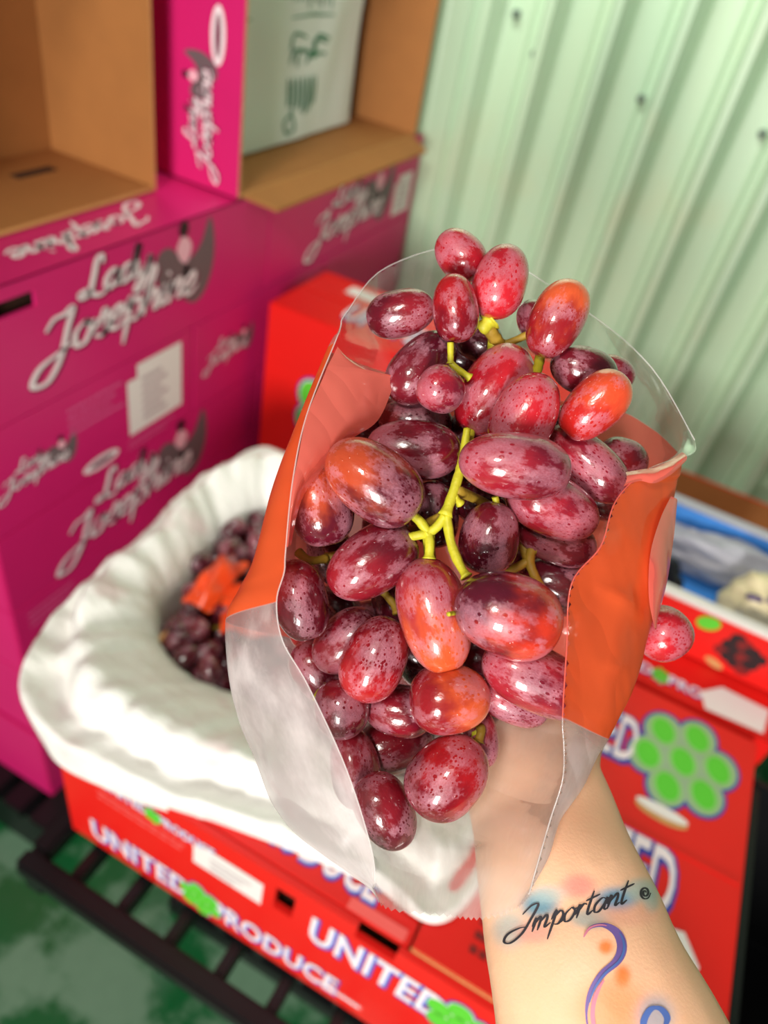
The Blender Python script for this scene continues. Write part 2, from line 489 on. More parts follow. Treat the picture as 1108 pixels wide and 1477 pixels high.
def text_obj(name, face, s, x0, y0, width, height, bold, mat, parent, h, rot=0.0):
    vs, fs = text2d(s, bold)
    v0, _ = text2d(s, 0.0)
    xa = min(v[0] for v in v0); xb = max(v[0] for v in v0); yb = max(v[1] for v in v0); ya = min(v[1] for v in v0)
    sx = width / (xb - xa); sy = height / (yb - ya)
    r = []
    for x, y in vs:
        X, Y = (x - xa) * sx, (y - ya) * sy
        r.append((x0 + X * cos(rot) - Y * sin(rot), y0 + X * sin(rot) + Y * cos(rot)))
    return obj(name, [face.at(x, y, h) for x, y in r], fs, mat, parent)
def lady_print(face, x0, y0, s, parent):
    """the carton's two-line script lettering and its winged figure; s = overall width"""
    st = script_strokes('Josephine', .106 * s, x0 + .05 * s, y0 + .165 * s, 0.26, .085 * s) + script_strokes('Lady', .080 * s, x0 + .26 * s, y0 + .335 * s, .26, .062 * s)
    strokes_obj('lettering_outline', face, [[(a + s * .008, b - s * .008) for a, b in k] for k in st], s * .0165, M['plum_print'], parent, 0.0005)
    strokes_obj('lettering', face, st, s * .0115, M['white_print'], parent, 0.0009)
    ex, ey, u, w = x0 + .66 * s, y0 + .205 * s, .125 * s, .088 * s
    wing = [[(ex + a * u, ey + b * w) for a, b in crom(q, 4)] for q in (
        [(0.0, .6), (-.1, 1.6), (0.15, 2.1), (.6, 2.1), (1.0, 1.6), (1.4, 1.2), (1.5, .6), (1.1, .0), (.5, .15), (0.1, .45)],
        [(1.35, 1.2), (1.8, 1.4), (2.2, 1.9), (2.6, 2.9), (2.85, 2.0), (2.85, .7), (2.5, -.5), (1.95, -1.05), (1.4, -.8), (1.1, -.1), (1.35, 1.15)])]
    for q in wing:
        poly_obj('emblem_wing', face, [q], M['grey_print'], parent, 0.0004)
    body = [[(ex + a * u, ey + b * w) for a, b in crom(q, 4)] for q in (
        [(1.05, 2.3), (1.2, 2.5), (1.4, 2.35), (1.65, 1.9), (1.55, 1.4), (1.35, 1.1), (1.05, 1.4), (.9, 1.9), (1.03, 2.25)],)]
    poly_obj('emblem_figure', face, body, M['skin_print'], parent, 0.0007)
    poly_obj('emblem_hair', face, [ell(ex + 1.25 * u, ey + 2.75 * w, .24 * u, .36 * w)], M['black_print'], parent, 0.001)
def cluster_print(face, cx, cy, r, parent, rot=0.0, dull=False):
    """the green bunch emblem: navy and pale outlines, seven green berries"""
    pts = [(0, 0), (0, .80), (.72, .40), (.72, -.44), (0, -.84), (-.72, .44), (-.68, -.4), (.0, 1.0)]
    pts = [(0, 0)] + [(.78 * cos(pi / 6 + i * pi / 3), .86 * sin(pi / 6 + i * pi / 3)) for i in range(6)]
    pts = [(cx + r * (a * cos(rot) - b * sin(rot)), cy + r * (a * sin(rot) + b * cos(rot))) for a, b in pts]
    for nm, k, m, h in (('emblem_outline', .60, 'navy_print', .0004), ('emblem_border', .52, 'shaded_white_print' if dull else 'white_print', .0007)):
        vs, fs = [], []
        for i, (a, b) in enumerate(pts):
            j = len(vs)
            e = ell(a, b, r * k * .82, r * k, rot)
            vs += [face.at(x, y, h + i * 4e-6) for x, y in e]; fs.append(tuple(range(j, j + len(e))))
        obj(nm, vs, fs, M[m], parent)
    for i, (a, b) in enumerate(pts):
        if dull:
            poly_obj('emblem_berry_rim', face, [ell(a, b, r * .33, r * .41, rot + .5)], M['leaf_green_print'], parent, .0010)
            poly_obj('emblem_berry', face, [ell(a, b, r * .25, r * .33, rot + .5)], M['green_print'], parent, .0013)
        else:
            poly_obj('emblem_berry', face, [ell(a, b, r * .40, r * .48, rot)], M['green_print'], parent, .0011)
def united_print(face, x0, y0, wd, ht, parent, gap=0.13, emblem=True):
    """UNITED (bunch emblem) PRODUCE in white on blue"""
    w1 = wd * .42; w2 = wd * .48
    for s, xx, ww in (('UNITED', x0, w1), ('PRODUCE', x0 + wd - w2, w2)):
        text_obj('lettering_outline', face, s, xx + ht * .05, y0 - ht * .05, ww, ht, .055, M['navy_print'], parent, .0005)
        text_obj('lettering_shade', face, s, xx + ht * .04, y0 - ht * .03, ww, ht, .035, M['blue_print'], parent, .0007)
        text_obj('lettering', face, s, xx, y0, ww, ht, .022, M['white_print'], parent, .0009)
    if emblem:
        cluster_print(face, x0 + wd * .47, y0 + ht * .42, ht * .62, parent, rot=.2)
def sticker(face, x0, y0, x1, y1, parent, rows=5, cut=0.18):
    """a paper label with a notched corner and rows of faint print"""
    w_, h_ = x1 - x0, y1 - y0
    poly_obj('label_sticker', face, [[(x0, y0), (x1, y0), (x1, y1), (x0 + w_ * cut, y1), (x0 + w_ * cut, y1 - h_ * cut), (x0, y1 - h_ * cut)]], M['sticker'], parent, .0008)
    q = []
    for i in range(rows):
        yy = y0 + h_ * (.12 + .72 * i / rows)
        q.append(rect(x0 + w_ * .25, yy, x0 + w_ * (.6 + .25 * random.random()), yy + h_ * .07))
    poly_obj('label_print', face, q, M['faint_print'], parent, .0012)
def lines_print(face, x0, y0, wd, n, dy, mat, parent, ht=.004):
    q = []
    for i in range(n):
        x = x0
        while x < x0 + wd * (1 - .12 * (i % 3)):
            l = wd * random.uniform(.05, .14)
            q.append(rect(x, y0 - i * dy, x + l, y0 - i * dy + ht)); x += l + wd * .02
    poly_obj('small_print', face, q, M[mat], parent, .0006)

# ------------------------------------------------------------------ the setting
obj_floor = struct(obj('floor', [(-3, -3, 0), (3, -3, 0), (3, 3, 0), (-3, 3, 0)], [(0, 1, 2, 3)], M['floor']))
WALL_Y = 1.40
def wall():
    prof = []
    x = -1.8
    pitch = 0.1035
    while x < 3.0:
        prof += [(x, 0.0), (x + .036, 0.0), (x + .041, -.004), (x + .046, 0.0), (x + .056, -.002), (x + .068, -.033), (x + .080, -.033), (x + .0985, -.002)]
        x += pitch
    vs, fs = [], []
    for a, b in prof:
        vs += [(a, WALL_Y + b, 0.0), (a, WALL_Y + b, 2.4)]
    for i in range(len(prof) - 1):
        fs.append((2 * i, 2 * i + 2, 2 * i + 3, 2 * i + 1))
    o = struct(obj('wall_back', vs, fs, M['wall']))
    for px, py in ((772, 78), (925, 142), (1100, 193), (745, 20), (916, 232), (625, 60)):
        r = wdir(Vector(((px - CX) / FOC, (py - CY) / FOC, 1)))
        p = EYE + r * ((WALL_Y - .004) / r.y)
        v, f = tube([p + Vector((0, .008, 0)), p + Vector((0, -.004, 0)), p + Vector((0, -.008, 0))], [.007, .007, .004], 8)
        obj('screw', v, f, M['screw'], o)
    return o
wall()
struct(box('trim_1', -1.78, 3.0, WALL_Y - .075, WALL_Y - .018, 0.0, .475, M['kerb'], None, .006))

# ------------------------------------------------------------------ pink carton stack
PX = -0.55
def pink_carton(label, y0, y1, z0, z1, x1=PX, depth=.36, slot=False):
    t = thing('grape_carton', label, 'carton', ((x1 - depth / 2), (y0 + y1) / 2, z0), 'magenta cartons in the stack against the wall')
    g = .0012
    z1 -= g; y0 += g; y1 -= g
    x0 = x1 - depth
    th = .004
    if slot:
        # front panel with a real hand hole: a frame of strips round the hole
        sy0, sy1, sz0, sz1 = y0 + .035, y0 + .095, z1 - .030, z1 - .014
        ys = [y0, sy0, sy1, y1]; zs = [z0, sz0, sz1, z1]
        vs = [(x1, y, z) for z in zs for y in ys] + [(x1 - th, y, z) for z in zs for y in ys]
        fs = []
        for i in range(3):
            for j in range(3):
                if i == 1 and j == 1: continue
                a = i * 4 + j
                fs.append((a, a + 1, a + 5, a + 4)); fs.append((16 + a, 16 + a + 4, 16 + a + 5, 16 + a + 1))
        for a, b in ((5, 6), (6, 10), (10, 9), (9, 5)):
            fs.append((a, b, 16 + b, 16 + a))
        obj('front_panel', vs, fs, M['pink'], t)
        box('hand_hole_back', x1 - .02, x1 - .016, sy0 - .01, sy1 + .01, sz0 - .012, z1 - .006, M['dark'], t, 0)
    else:
        box('front_panel', x1 - th, x1, y0, y1, z0, z1, M['pink'], t, .0012, M['kraft'], M['pink'], (0, 1))
    box('end_panel', x0 + th, x1 - th, y0, y0 + th, z0, z1, M['pink'], t, .0008)
    box('end_panel', x0 + th, x1 - th, y1 - th, y1, z0, z1, M['pink'], t, .0008)
    box('back_panel', x0, x0 + th, y0, y1, z0, z1, M['pink'], t, .0008)
    box('bottom_panel', x0 + th, x1 - th, y0 + th, y1 - th, z0, z0 + th, M['kraft'], t, 0)
    xm = (x0 + x1) / 2
    box('top_flap', x0 + th, xm - .001, y0 + th, y1 - th, z1 - th, z1 - .0004, M['pink'], t, .0006)
    box('top_flap', xm + .001, x1 - th, y0 + th, y1 - th, z1 - th, z1 - .0004, M['pink'], t, .0006)
    return t, Face((x1, y0, z0), (0, 1, 0), (0, 0, 1))
ZR = [.133, .290, .430, .543, .659, .793, .932]
Y0, Y1, Y2 = .375, .872, 1.370
t, f = pink_carton('magenta carton with the largest two-line script, topmost of the front column', Y0, Y1, ZR[5], ZR[6], slot=True)
lady_print(f, .077, .000, .290, t)
tf = Face((PX - .004, Y0 + .05, ZR[6] - .0016), (0, -1, 0), (1, 0, 0))
strokes_obj('lettering', Face((PX - .004, Y0 + .305, ZR[6] - .0016), (0, -1, 0), (1, 0, 0)), script_strokes('Josephine', .024, 0, -.052, .4, .018), .0030, M['white_print'], t)
t, f = pink_carton('magenta carton against the mint wall under the white-papered open box', Y1, Y2, ZR[5], ZR[6])
lady_print(f, .107, -.014, .280, t)
sticker(f, .405, .012, .475, .082, t)
t, f = pink_carton('magenta carton with a notched white label, second from the top of its column', Y0, .709, ZR[4], ZR[5])
lady_print(f, .012, .034, .110, t)
sticker(f, .208, .028, .308, .122, t, 6)
lines_print(f, .115, .108, .085, 4, .010, 'pale_print', t)
lines_print(f, .205, .016, .08, 2, .008, 'pale_print', t, .003)
poly_obj('oval_print', f, [ell(.158, .018, .030, .009)], M['white_print'], t, .0006)
poly_obj('oval_print_core', f, [ell(.158, .018, .020, .004)], M['plum_print'], t, .0010)
t, f = pink_carton('magenta carton with small script, beside the labelled carton and behind the tall red carton', .709, 1.045, ZR[4], ZR[5])
lady_print(f, .020, .040, .115, t)
t, f = pink_carton('magenta carton at the wall end of the second layer', 1.045, Y2, ZR[4], ZR[5])
t, f = pink_carton('magenta carton with shaded large script just above the white liner', Y0, Y1, ZR[3], ZR[4])
lady_print(f, .073, -.018, .285, t)
t, f = pink_carton('magenta carton behind the tall red carton, third layer down', Y1, Y2, ZR[3], ZR[4])
t, f = pink_carton('plain magenta carton left of the white liner, fourth layer down', Y0, .709, ZR[2], ZR[3])
lines_print(f, .02, .09, .07, 3, .010, 'pale_print', t)
t, f = pink_carton('magenta carton mostly hidden by the white liner, fourth layer down', .709, Y2 - .33, ZR[2], ZR[3])
t, f = pink_carton('magenta carton with a bright end, second from the bottom of the stack', Y0, Y1, ZR[1], ZR[2])
lines_print(f, .06, .07, .09, 2, .012, 'pale_print', t)
t, f = pink_carton('lowest magenta carton, standing on the black pallet', Y0 - .004, Y1, ZR[0], ZR[1], x1=PX + .004)
lines_print(f, .05, .09, .09, 3, .012, 'pale_print', t)

# black pallet under the stack
t = thing('pallet', 'black plastic pallet on the green floor under the magenta cartons', 'pallet', (-.74, .87, 0))
for i in range(8):
    x = -.915 + i * .052
    box('slat', x, x + .036, .33, 1.32, .108, .132, M['black'], t, .003)
for y in (.34, .80, 1.24):
    box('runner', -.91, -.53, y, y + .07, .0, .107, M['black'], t, .003)

# ------------------------------------------------------------------ upper open boxes lying on their sides
def open_box(label, x0, x1, y0, y1, z0, z1, group='open magenta boxes on top of the stack'):
    t = thing('open_carton', label, 'carton', ((x0 + x1) / 2, (y0 + y1) / 2, z0), group)
    th = .005
    box('back_panel', x0, x0 + th, y0, y1, z0, z1, M['pink'], t, .0008, M['kraft'], M['kraft_edge'], (0, -1))
    box('bottom_panel', x0 + th, x1, y0 + th, y1 - th, z0, z0 + th, M['pink'], t, .0008, M['kraft'], M['kraft_edge'], (2, -1))
    box('top_panel', x0 + th, x1, y0 + th, y1 - th, z1 - th, z1, M['pink'], t, .0008, M['kraft'], M['kraft_edge'], (2, 1))
    box('side_panel', x0 + th, x1, y0, y0 + th, z0, z1, M['pink'], t, .0008, M['kraft'], M['kraft_edge'], (1, -1))
    box('side_panel', x0 + th, x1, y1 - th, y1, z0, z1, M['pink'], t, .0008, M['kraft'], M['kraft_edge'], (1, 1))
    return t
t = open_box('empty carton on its side with bare brown inside, above the largest script', -.80, -.632, .30, .742, ZR[6], ZR[6] + .36)
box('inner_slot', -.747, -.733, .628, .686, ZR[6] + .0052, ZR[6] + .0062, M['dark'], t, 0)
box('glue_strip', -.7949, -.794, .60, .63, ZR[6] + .005, ZR[6] + .355, M['kraft_edge'], t, 0)
t = open_box('open carton on its side lined with white printed paper, beside the mint wall', -.75, -.553, .800, 1.335, ZR[6] + .001, ZR[6] + .40)
fc = Face((-.553, .800, ZR[6]), (1, 0, 0), (0, 0, 1))
sd = Face((-.75, .7994, ZR[6] + .001), (1, 0, 0), (0, 0, 1))
# side print runs up the panel
side = Face((-.578, .7996, ZR[6] + .012), (0, 0, 1), (-1, 0, 0))
lady_print(side, .0, -.005, .135, t)
lines_print(Face((-.59, .7996, ZR[6] + .20), (0, 0, 1), (-1, 0, 0)), 0, .06, .09, 3, .012, 'pale_print', t)
ov = Face((-.588, .7996, ZR[6] + .14), (0, 0, 1), (-1, 0, 0))
poly_obj('oval_print', ov, [ell(.03, 0, .030, .010)], M['white_print'], t)
poly_obj('oval_print_core', ov, [ell(.03, 0, .022, .004)], M['plum_print'], t, .001)
# front lip flap, folded down a little in front of the mouth
lv = [(-.553, .812, ZR[6] + .004), (-.553, 1.325, ZR[6] + .004), (-.522, 1.325, ZR[6] - .012), (-.522, .845, ZR[6] - .012)]
lv += [(a, b, c - .004) for a, b, c in lv]
obj('bottom_flap', lv, [(0, 1, 2, 3)[::-1], (4, 5, 6, 7), (2, 3, 7, 6), (0, 1, 5, 4), (1, 2, 6, 5), (3, 0, 4, 7)], M['kraft'], t)
# the printed white paper lining the box
def paper_x(y, z):
    return -.640 - .012 * ((y - .808) / .455) ** 3 + .006 * noise.noise(Vector((y * 14, z * 9, 2.0)))
pv, pf = [], []
NY, NZ = 26, 14
for j in range(NZ + 1):
    for i in range(NY + 1):
        y = .808 + .455 * i / NY; z = ZR[6] + .010 + .37 * j / NZ
        pv.append((paper_x(y, z), y, z))
for j in range(NZ):
    for i in range(NY):
        a = j * (NY + 1) + i
        pf.append((a, a + 1, a + NY + 2, a + NY + 1))
pp = obj('paper_liner', pv, pf, M['paper'], None, True)
tag(pp, 'white paper sheet with green print standing in the open upper carton', 'paper')
pfc = Face((-.650, .808, ZR[6] + .010), (0, 1, 0), (0, 0, 1))
rs = random.Random(3)
st = []
for bx in (.015, .235):
    for k in range(9):
        y = bx + .013 * k
        st.append([(y, .168 + .012 * rs.random()), (y + .001, .21), (y, .24 + .02 * rs.random())])
    st.append([(bx - .004, .160), (bx + .05, .163), (bx + .115, .161)])
    for k in range(7):
        xx = bx + .012 * k
        st.append(crom([(xx, .030 + .02 * rs.random()), (xx + .004, .055), (xx + .001, .085)], 4))
    for k in range(8):
        a = rs.uniform(.2, 1.4)
        xx, yy = bx + .070 * rs.random(), .095 + .040 * rs.random()
        st.append(crom([(xx, yy), (xx + .018 * cos(a), yy + .022 * sin(a)), (xx + .040, yy + .016 * sin(a))], 4))
    st.append(crom([(bx + .015, .038), (bx - .004, .028), (bx + .002, .012), (bx + .022, .016), (bx + .015, .038)], 5))
for s_ in st:
    va, fa = ribbon2d(s_, .0030)
    obj('paper_print', [(paper_x(.808 + a, ZR[6] + .010 + b) + .0012, .808 + a, ZR[6] + .010 + b) for a, b in va], fa, M['leaf_print'], pp)

# ------------------------------------------------------------------ red cartons
def red_box_closed(label, x0, x1, y0, y1, z0, z1, cat='carton', group='closed red cartons'):
    t = thing('produce_carton', label, cat, ((x0 + x1) / 2, (y0 + y1) / 2, z0), group)
    th = .005
    box('front_panel', x0, x1, y0, y0 + th, z0, z1, M['red'], t, .0015)
    box('back_panel', x0, x1, y1 - th, y1, z0, z1, M['red'], t, .0015)
    box('side_panel', x0, x0 + th, y0 + th, y1 - th, z0, z1, M['red'], t, .001)
    box('side_panel', x1 - th, x1, y0 + th, y1 - th, z0, z1, M['red'], t, .001)
    ym = (y0 + y1) / 2
    box('top_flap', x0 + th, x1 - th, y0 + th, ym - .001, z1 - th, z1 - .0003, M['red'], t, .0008)
    box('top_flap', x0 + th, x1 - th, ym + .001, y1 - th, z1 - th, z1 - .0003, M['red'], t, .0008)
    box('bottom_panel', x0 + th, x1 - th, y0 + th, y1 - th, z0, z0 + th, M['kraft'], t, 0)
    return t
BX0, BX1, BY0, BY1, BZ0, BZ1 = -.345, .257, .25, .632, .46, .632
def main_carton():
    t = thing('produce_carton', 'large open red carton in front, overhung by the white plastic liner', 'carton', ((BX0 + BX1) / 2, (BY0 + BY1) / 2, BZ0))
    th = .006
    # front panel with two hand holes
    xs = [BX0, -.105, -.086, -.030, .006, BX1]
    zs = [BZ0, .574, .613, BZ1]
    vs = [(x, BY0, z) for z in zs for x in xs] + [(x, BY0 + th, z) for z in zs for x in xs]
    n = len(xs); q = len(zs) * n
    # the left hole is upright, the right one is a notch in the top edge
    holes = {(1, 1), (2, 3)}
    fs = []; idx = []
    for j in range(len(zs) - 1):
        for i in range(n - 1):
            if (j, i) in holes: continue
            a = j * n + i
            fs.append((a, a + 1, a + n + 1, a + n)); idx.append(0)
            fs.append((q + a, q + a + n, q + a + n + 1, q + a + 1)); idx.append(1)
            for (dj, di, e0, e1) in ((-1, 0, a, a + 1), (1, 0, a + n, a + n + 1), (0, -1, a, a + n), (0, 1, a + 1, a + n + 1)):
                jj, ii = j + dj, i + di
                if (jj, ii) in holes or not (0 <= jj < len(zs) - 1 and 0 <= ii < n - 1):
                    fs.append((e0, e1, q + e1, q + e0)); idx.append(2)
    obj('front_panel', vs, fs, [M['red'], M['kraft'], M['red']], t, idx=idx)
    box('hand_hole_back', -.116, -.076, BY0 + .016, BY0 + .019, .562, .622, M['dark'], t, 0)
    box('back_panel', BX0, BX1, BY1 - th, BY1, BZ0, BZ1 - .003, M['red'], t, .001, M['kraft'], M['kraft_edge'], (1, 1))
    box('side_panel', BX0, BX0 + th, BY0 + th, BY1 - th, BZ0, BZ1, M['red'], t, .001, M['kraft'], M['kraft_edge'], (0, -1))
    box('side_panel', BX1 - th, BX1, BY0 + th, BY1 - th, BZ0, BZ1, M['red'], t, .001, M['kraft'], M['kraft_edge'], (0, 1))
    box('bottom_panel', BX0 + th, BX1 - th, BY0 + th, BY1 - th, BZ0, BZ0 + th, M['kraft'], t, 0)
    lid = box('lid_flap', .014, BX1 - .001, BY0 + .0065, BY1 - .001, BZ1 - .001, BZ1 + .004, M['red'], t, .001, M['kraft'], M['kraft_edge'], (2, 1))
    strip = box('front_flap', -.20, .012, BY0 + .007, BY0 + .085, BZ1 - .004, BZ1 + .001, M['red'], t, .001, M['kraft'], M['red'], (2, 1))
    # prints on the front face
    f = Face((BX0, BY0, BZ0), (1, 0, 0), (0, 0, 1))
    united_print(f, .030, .018, .285, .034, t)
    united_print(f, .278, .100, .30, .043, t)
    united_print(f, .052, .136, .125, .014, t)
    sticker(f, .155, .104, .228, .144, t, 3, .14)
    lines_print(f, .010, .152, .040, 3, .009, 'pale_red_print', t)
    lines_print(f, .045, .120, .10, 2, .010, 'pale_red_print', t)
    poly_obj('caption_strip', f, [rect(.285, -.0 + .020, .345, .031)], M['pale_red_print'], t)
    poly_obj('caption_rule', f, [rect(.300, .0225, .342, .0275)], M['white_print'], t, .001)
    # prints on the front flap and lid
    g = Face((BX0, BY0, BZ1 + .001), (1, 0, 0), (0, 1, 0))
    united_print(g, .055, .022, .262, .030, t, emblem=False)
    poly_obj('caption_strip', g, [rect(.300, .008, .352, .018)], M['pale_red_print'], t)
    h = Face((BX0, BY0, BZ1 + .004), (1, 0, 0), (0, 1, 0))
    text_obj('lettering_outline', h, 'UNITED', .372, .272, .112, .056, .06, M['navy_print'], t, .0005)
    text_obj('lettering', h, 'UNITED', .370, .274, .112, .056, .015, M['white_print'], t, .0009)
    cluster_print(h, .530, .308, .046, t, rot=-.25, dull=True)  # dull: pale border greyed as if in shade
    text_obj('lettering_outline', h, 'UNITED', .420, .138, .125, .062, .06, M['navy_print'], t, .0005)
    text_obj('lettering', h, 'UNITED', .418, .140, .125, .062, .015, M['white_print'], t, .0009)
    poly_obj('lid_slot', h, [ell(.520, .236, .026, .0085)], M['kraft_edge'], t, .0005)
    poly_obj('lid_slot_rim', h, [ell(.520, .240, .026, .006)], M['sticker'], t, .0009)
    poly_obj('label_sticker', h, [[(.510, .125), (.558, .137), (.574, .115), (.560, .080), (.515, .085)]], M['sticker'], t, .0007)
    lines_print(h, .40, .052, .10, 3, .012, 'deep_red_print', t, .006)
    box('lid_crease', .03, BX1 - .004, BY0 + .205, BY0 + .209, BZ1 + .004, BZ1 + .0052, M['red'], t, .0004)
    return t
main_carton()
# tall red carton behind
t = red_box_closed('tall closed red carton standing between the magenta stack and the wall, behind the liner', -.524, -.24, .845, 1.005, .455, .790)
f = Face((-.524, .845, .455), (1, 0, 0), (0, 0, 1))
cluster_print(f, .118, .195, .050, t)
g = Face((-.524, .845, .790), (1, 0, 0), (0, 1, 0))
text_obj('lettering_outline', g, 'UNITED', .095, .035, .15, .05, .05, M['navy_print'], t, .0005)
text_obj('lettering', g, 'UNITED', .093, .037, .15, .05, .012, M['white_print'], t, .0009)
poly_obj('label_sticker', g, [rect(.060, .112, .15, .140)], M['sticker'], t, .0006)
red_box_closed('closed red carton behind the grapes, right of the tall red carton', -.236, -.056, .86, 1.27, .455, .66)
t = red_box_closed('closed red carton with a white label and small printed strip, under the fruit box', -.05, .275, .640, 1.02, .46, .632)
g = Face((-.05, .640, .632), (1, 0, 0), (0, 1, 0))
united_print(g, .100, .018, .200, .014, t)
poly_obj('label_sticker', g, [[(.248, .006), (.312, .010), (.316, .048), (.262, .050), (.240, .028)]], M['sticker'], t, .0016)
t = red_box_closed('red carton hidden under the tall red carton', -.505, .02, .84, 1.28, .23, .452)
t = red_box_closed('red carton hidden at the foot of the tall red carton', -.505, .02, .84, 1.28, .002, .228)

# fruit box (white rim, blue inside) on that carton
def fruit_box():
    x0, x1, y0, y1, z0, z1 = .02, .36, .715, .90, .6335, .705
    t = thing('fruit_box', 'small red fruit box with white rim and blue inside, right of the bag', 'box', ((x0 + x1) / 2, (y0 + y1) / 2, z0))
    th = .006
    box('front_panel', x0, x1, y0, y0 + th, z0, z1, M['red'], t, .001, M['blue_tray'], M['sticker'], (1, -1))
    box('back_panel', x0, x1, y1 - th, y1, z0, z1 + .01, M['red'], t, .001, M['blue_tray'], M['sticker'], (1, 1))
    box('side_panel', x0, x0 + th, y0 + th, y1 - th, z0, z1, M['red'], t, .001, M['blue_tray'], M['sticker'], (0, -1))
    box('side_panel', x1 - th, x1, y0 + th, y1 - th, z0, z1, M['red'], t, .001, M['blue_tray'], M['sticker'], (0, 1))
    box('bottom_panel', x0 + th, x1 - th, y0 + th, y1 - th, z0, z0 + .01, M['blue_tray'], t, 0)
    box('rim', x0 - .002, x1 + .002, y0 - .002, y0 + .014, z1, z1 + .006, M['sticker'], t, .002)
    box('rim', x0 - .002, x1 + .002, y1 - .014, y1 + .002, z1 + .010, z1 + .016, M['grey_film'], t, .002)
    f = Face((x0, y0, z0), (1, 0, 0), (0, 0, 1))
    q = [ell(.175 + .010 * (i % 4) + .004 * (i // 4), .030 + .012 * (i // 4) - .005 * (i % 4), .009, .008) for i in range(12)]
    for i, e in enumerate(q):
        poly_obj('fruit_picture', f, [e], M['black_print'] if i % 3 else M['deep_red_print'], t, .0006 + i * 1e-5)
    poly_obj('leaf_picture', f, [ell(.147, .058, .013, .010, .4)], M['green_print'], t, .0009)
    poly_obj('leaf_picture', f, [ell(.176, .0075, .012, .005, -.3)], M['kraft_edge'], t, .0009)
    return t
fruit_box()
def lump(name, label, cat, c, r, mat, amp, seed, sq=(1, 1, 1)):
    bm = bmesh.new()
    bmesh.ops.create_icosphere(bm, subdivisions=4, radius=1)
    for v in bm.verts:
        k = 1 + amp * noise.fractal(v.co * 1.7 + Vector((seed, 0, 0)), .6, 2.0, 4)
        v.co = Vector((v.co.x * r * sq[0] * k, v.co.y * r * sq[1] * k, max(v.co.z * r * sq[2] * k, -r * sq[2] * .8)))
    me = bpy.data.meshes.new(name); bm.to_mesh(me); bm.free()
    o = link(name, me, mat, None, True)
    o.location = c
    tag(o, label, cat)
    return o
lump('crumpled_sheet', 'crumpled grey plastic sheet along the back of the blue-lined fruit box', 'plastic sheet', (.17, .862, .675), .03, M['grey_film'], .35, 3, (4.0, .8, 1.0))
lump('dark_bag', 'small black crumpled bag in the blue-lined fruit box, left part', 'bag', (.100, .775, .672), .032, M['dark_film'], .25, 8, (1.0, .9, 1.0))
t = lump('wrapped_fruit', 'cream wrapped fruit with purple marks in the blue-lined fruit box', 'fruit', (.222, .790, .681), .042, M['cream'], .22, 5, (1.0, .85, 1.05))
for k, (dx, dz) in enumerate(((.006, .036), (-.014, .028))):
    v, fsx = tube([Vector((.222 + dx - .012, .760 + .004 * k, .681 + dz + .004)), Vector((.222 + dx, .766, .681 + dz + .003)), Vector((.222 + dx + .012, .775, .681 + dz - .004))], [.003, .005, .003], 8)
    obj('purple_mark', v, fsx, M['purple'], t, True)

# brown open carton at the wall
def back_open():
    x0, x1, y0, y1, z0, z1 = .03, .43, 1.03, 1.315, .345, .525
    t = thing('open_carton', 'open red carton with brown inside, at the wall behind the fruit box', 'carton', ((x0 + x1) / 2, (y0 + y1) / 2, z0))
    th = .006
    box('front_panel', x0, x1, y0, y0 + th, z0, z1 - .03, M['red'], t, .001, M['kraft'], M['kraft_edge'], (1, -1))
    box('back_panel', x0, x1, y1 - th, y1, z0, z1, M['red'], t, .001, M['kraft'], M['red'], (1, 1))
    box('side_panel', x0, x0 + th, y0 + th, y1 - th, z0, z1, M['red'], t, .001, M['kraft'], M['red'], (0, -1))
    box('side_panel', x1 - th, x1, y0 + th, y1 - th, z0, z1, M['red'], t, .001, M['red'], M['red'], (0, 1))
    box('bottom_panel', x0 + th, x1 - th, y0 + th, y1 - th, z0, z0 + th, M['kraft'], t, 0)
    return t
back_open()
red_box_closed('red carton under the brown-lined open carton by the wall', .028, .432, 1.03, 1.315, .002, .343)

# ------------------------------------------------------------------ black crates
def crate(label, x0, x1, y0, y1, z0, z1, nbar, bars='y', rim=.026):
    t = thing('plastic_crate', label, 'crate', ((x0 + x1) / 2, (y0 + y1) / 2, z0))
    for (a, b, c, d) in ((x0, x1, y0, y0 + .022), (x0, x1, y1 - .022, y1), (x0, x0 + .022, y0 + .022, y1 - .022), (x1 - .022, x1, y0 + .022, y1 - .022)):
        box('rim_bar', a, b, c, d, z1 - rim, z1, M['black'], t, .004)
    for i in range(nbar):
        k = (i + 1) / (nbar + 1)
        x = x0 + (x1 - x0) * k
        box('slat', x - .006, x + .006, y0 + .022, y1 - .022, z1 - rim - .004, z1 - .004, M['black'], t, .002)
    for a in (x0 + .004, x1 - .026):
        for b in (y0 + .004, y1 - .026):
            box('post', a, a + .022, b, b + .022, z0, z1 - rim, M['black'], t, .002)
    if z1 - z0 > .12:
        for (a, b, c, d) in ((x0, x1, y0, y0 + .016), (x0, x1, y1 - .016, y1), (x0, x0 + .016, y0, y1), (x1 - .016, x1, y0, y1)):
            box('base_bar', a, b, c, d, z0, z0 + .03, M['black'], t, .003)
    return t
crate('black slatted crate tray under the front red carton, its corner jutting out at left', -.372, .28, .195, .634, .395, .452, 10)
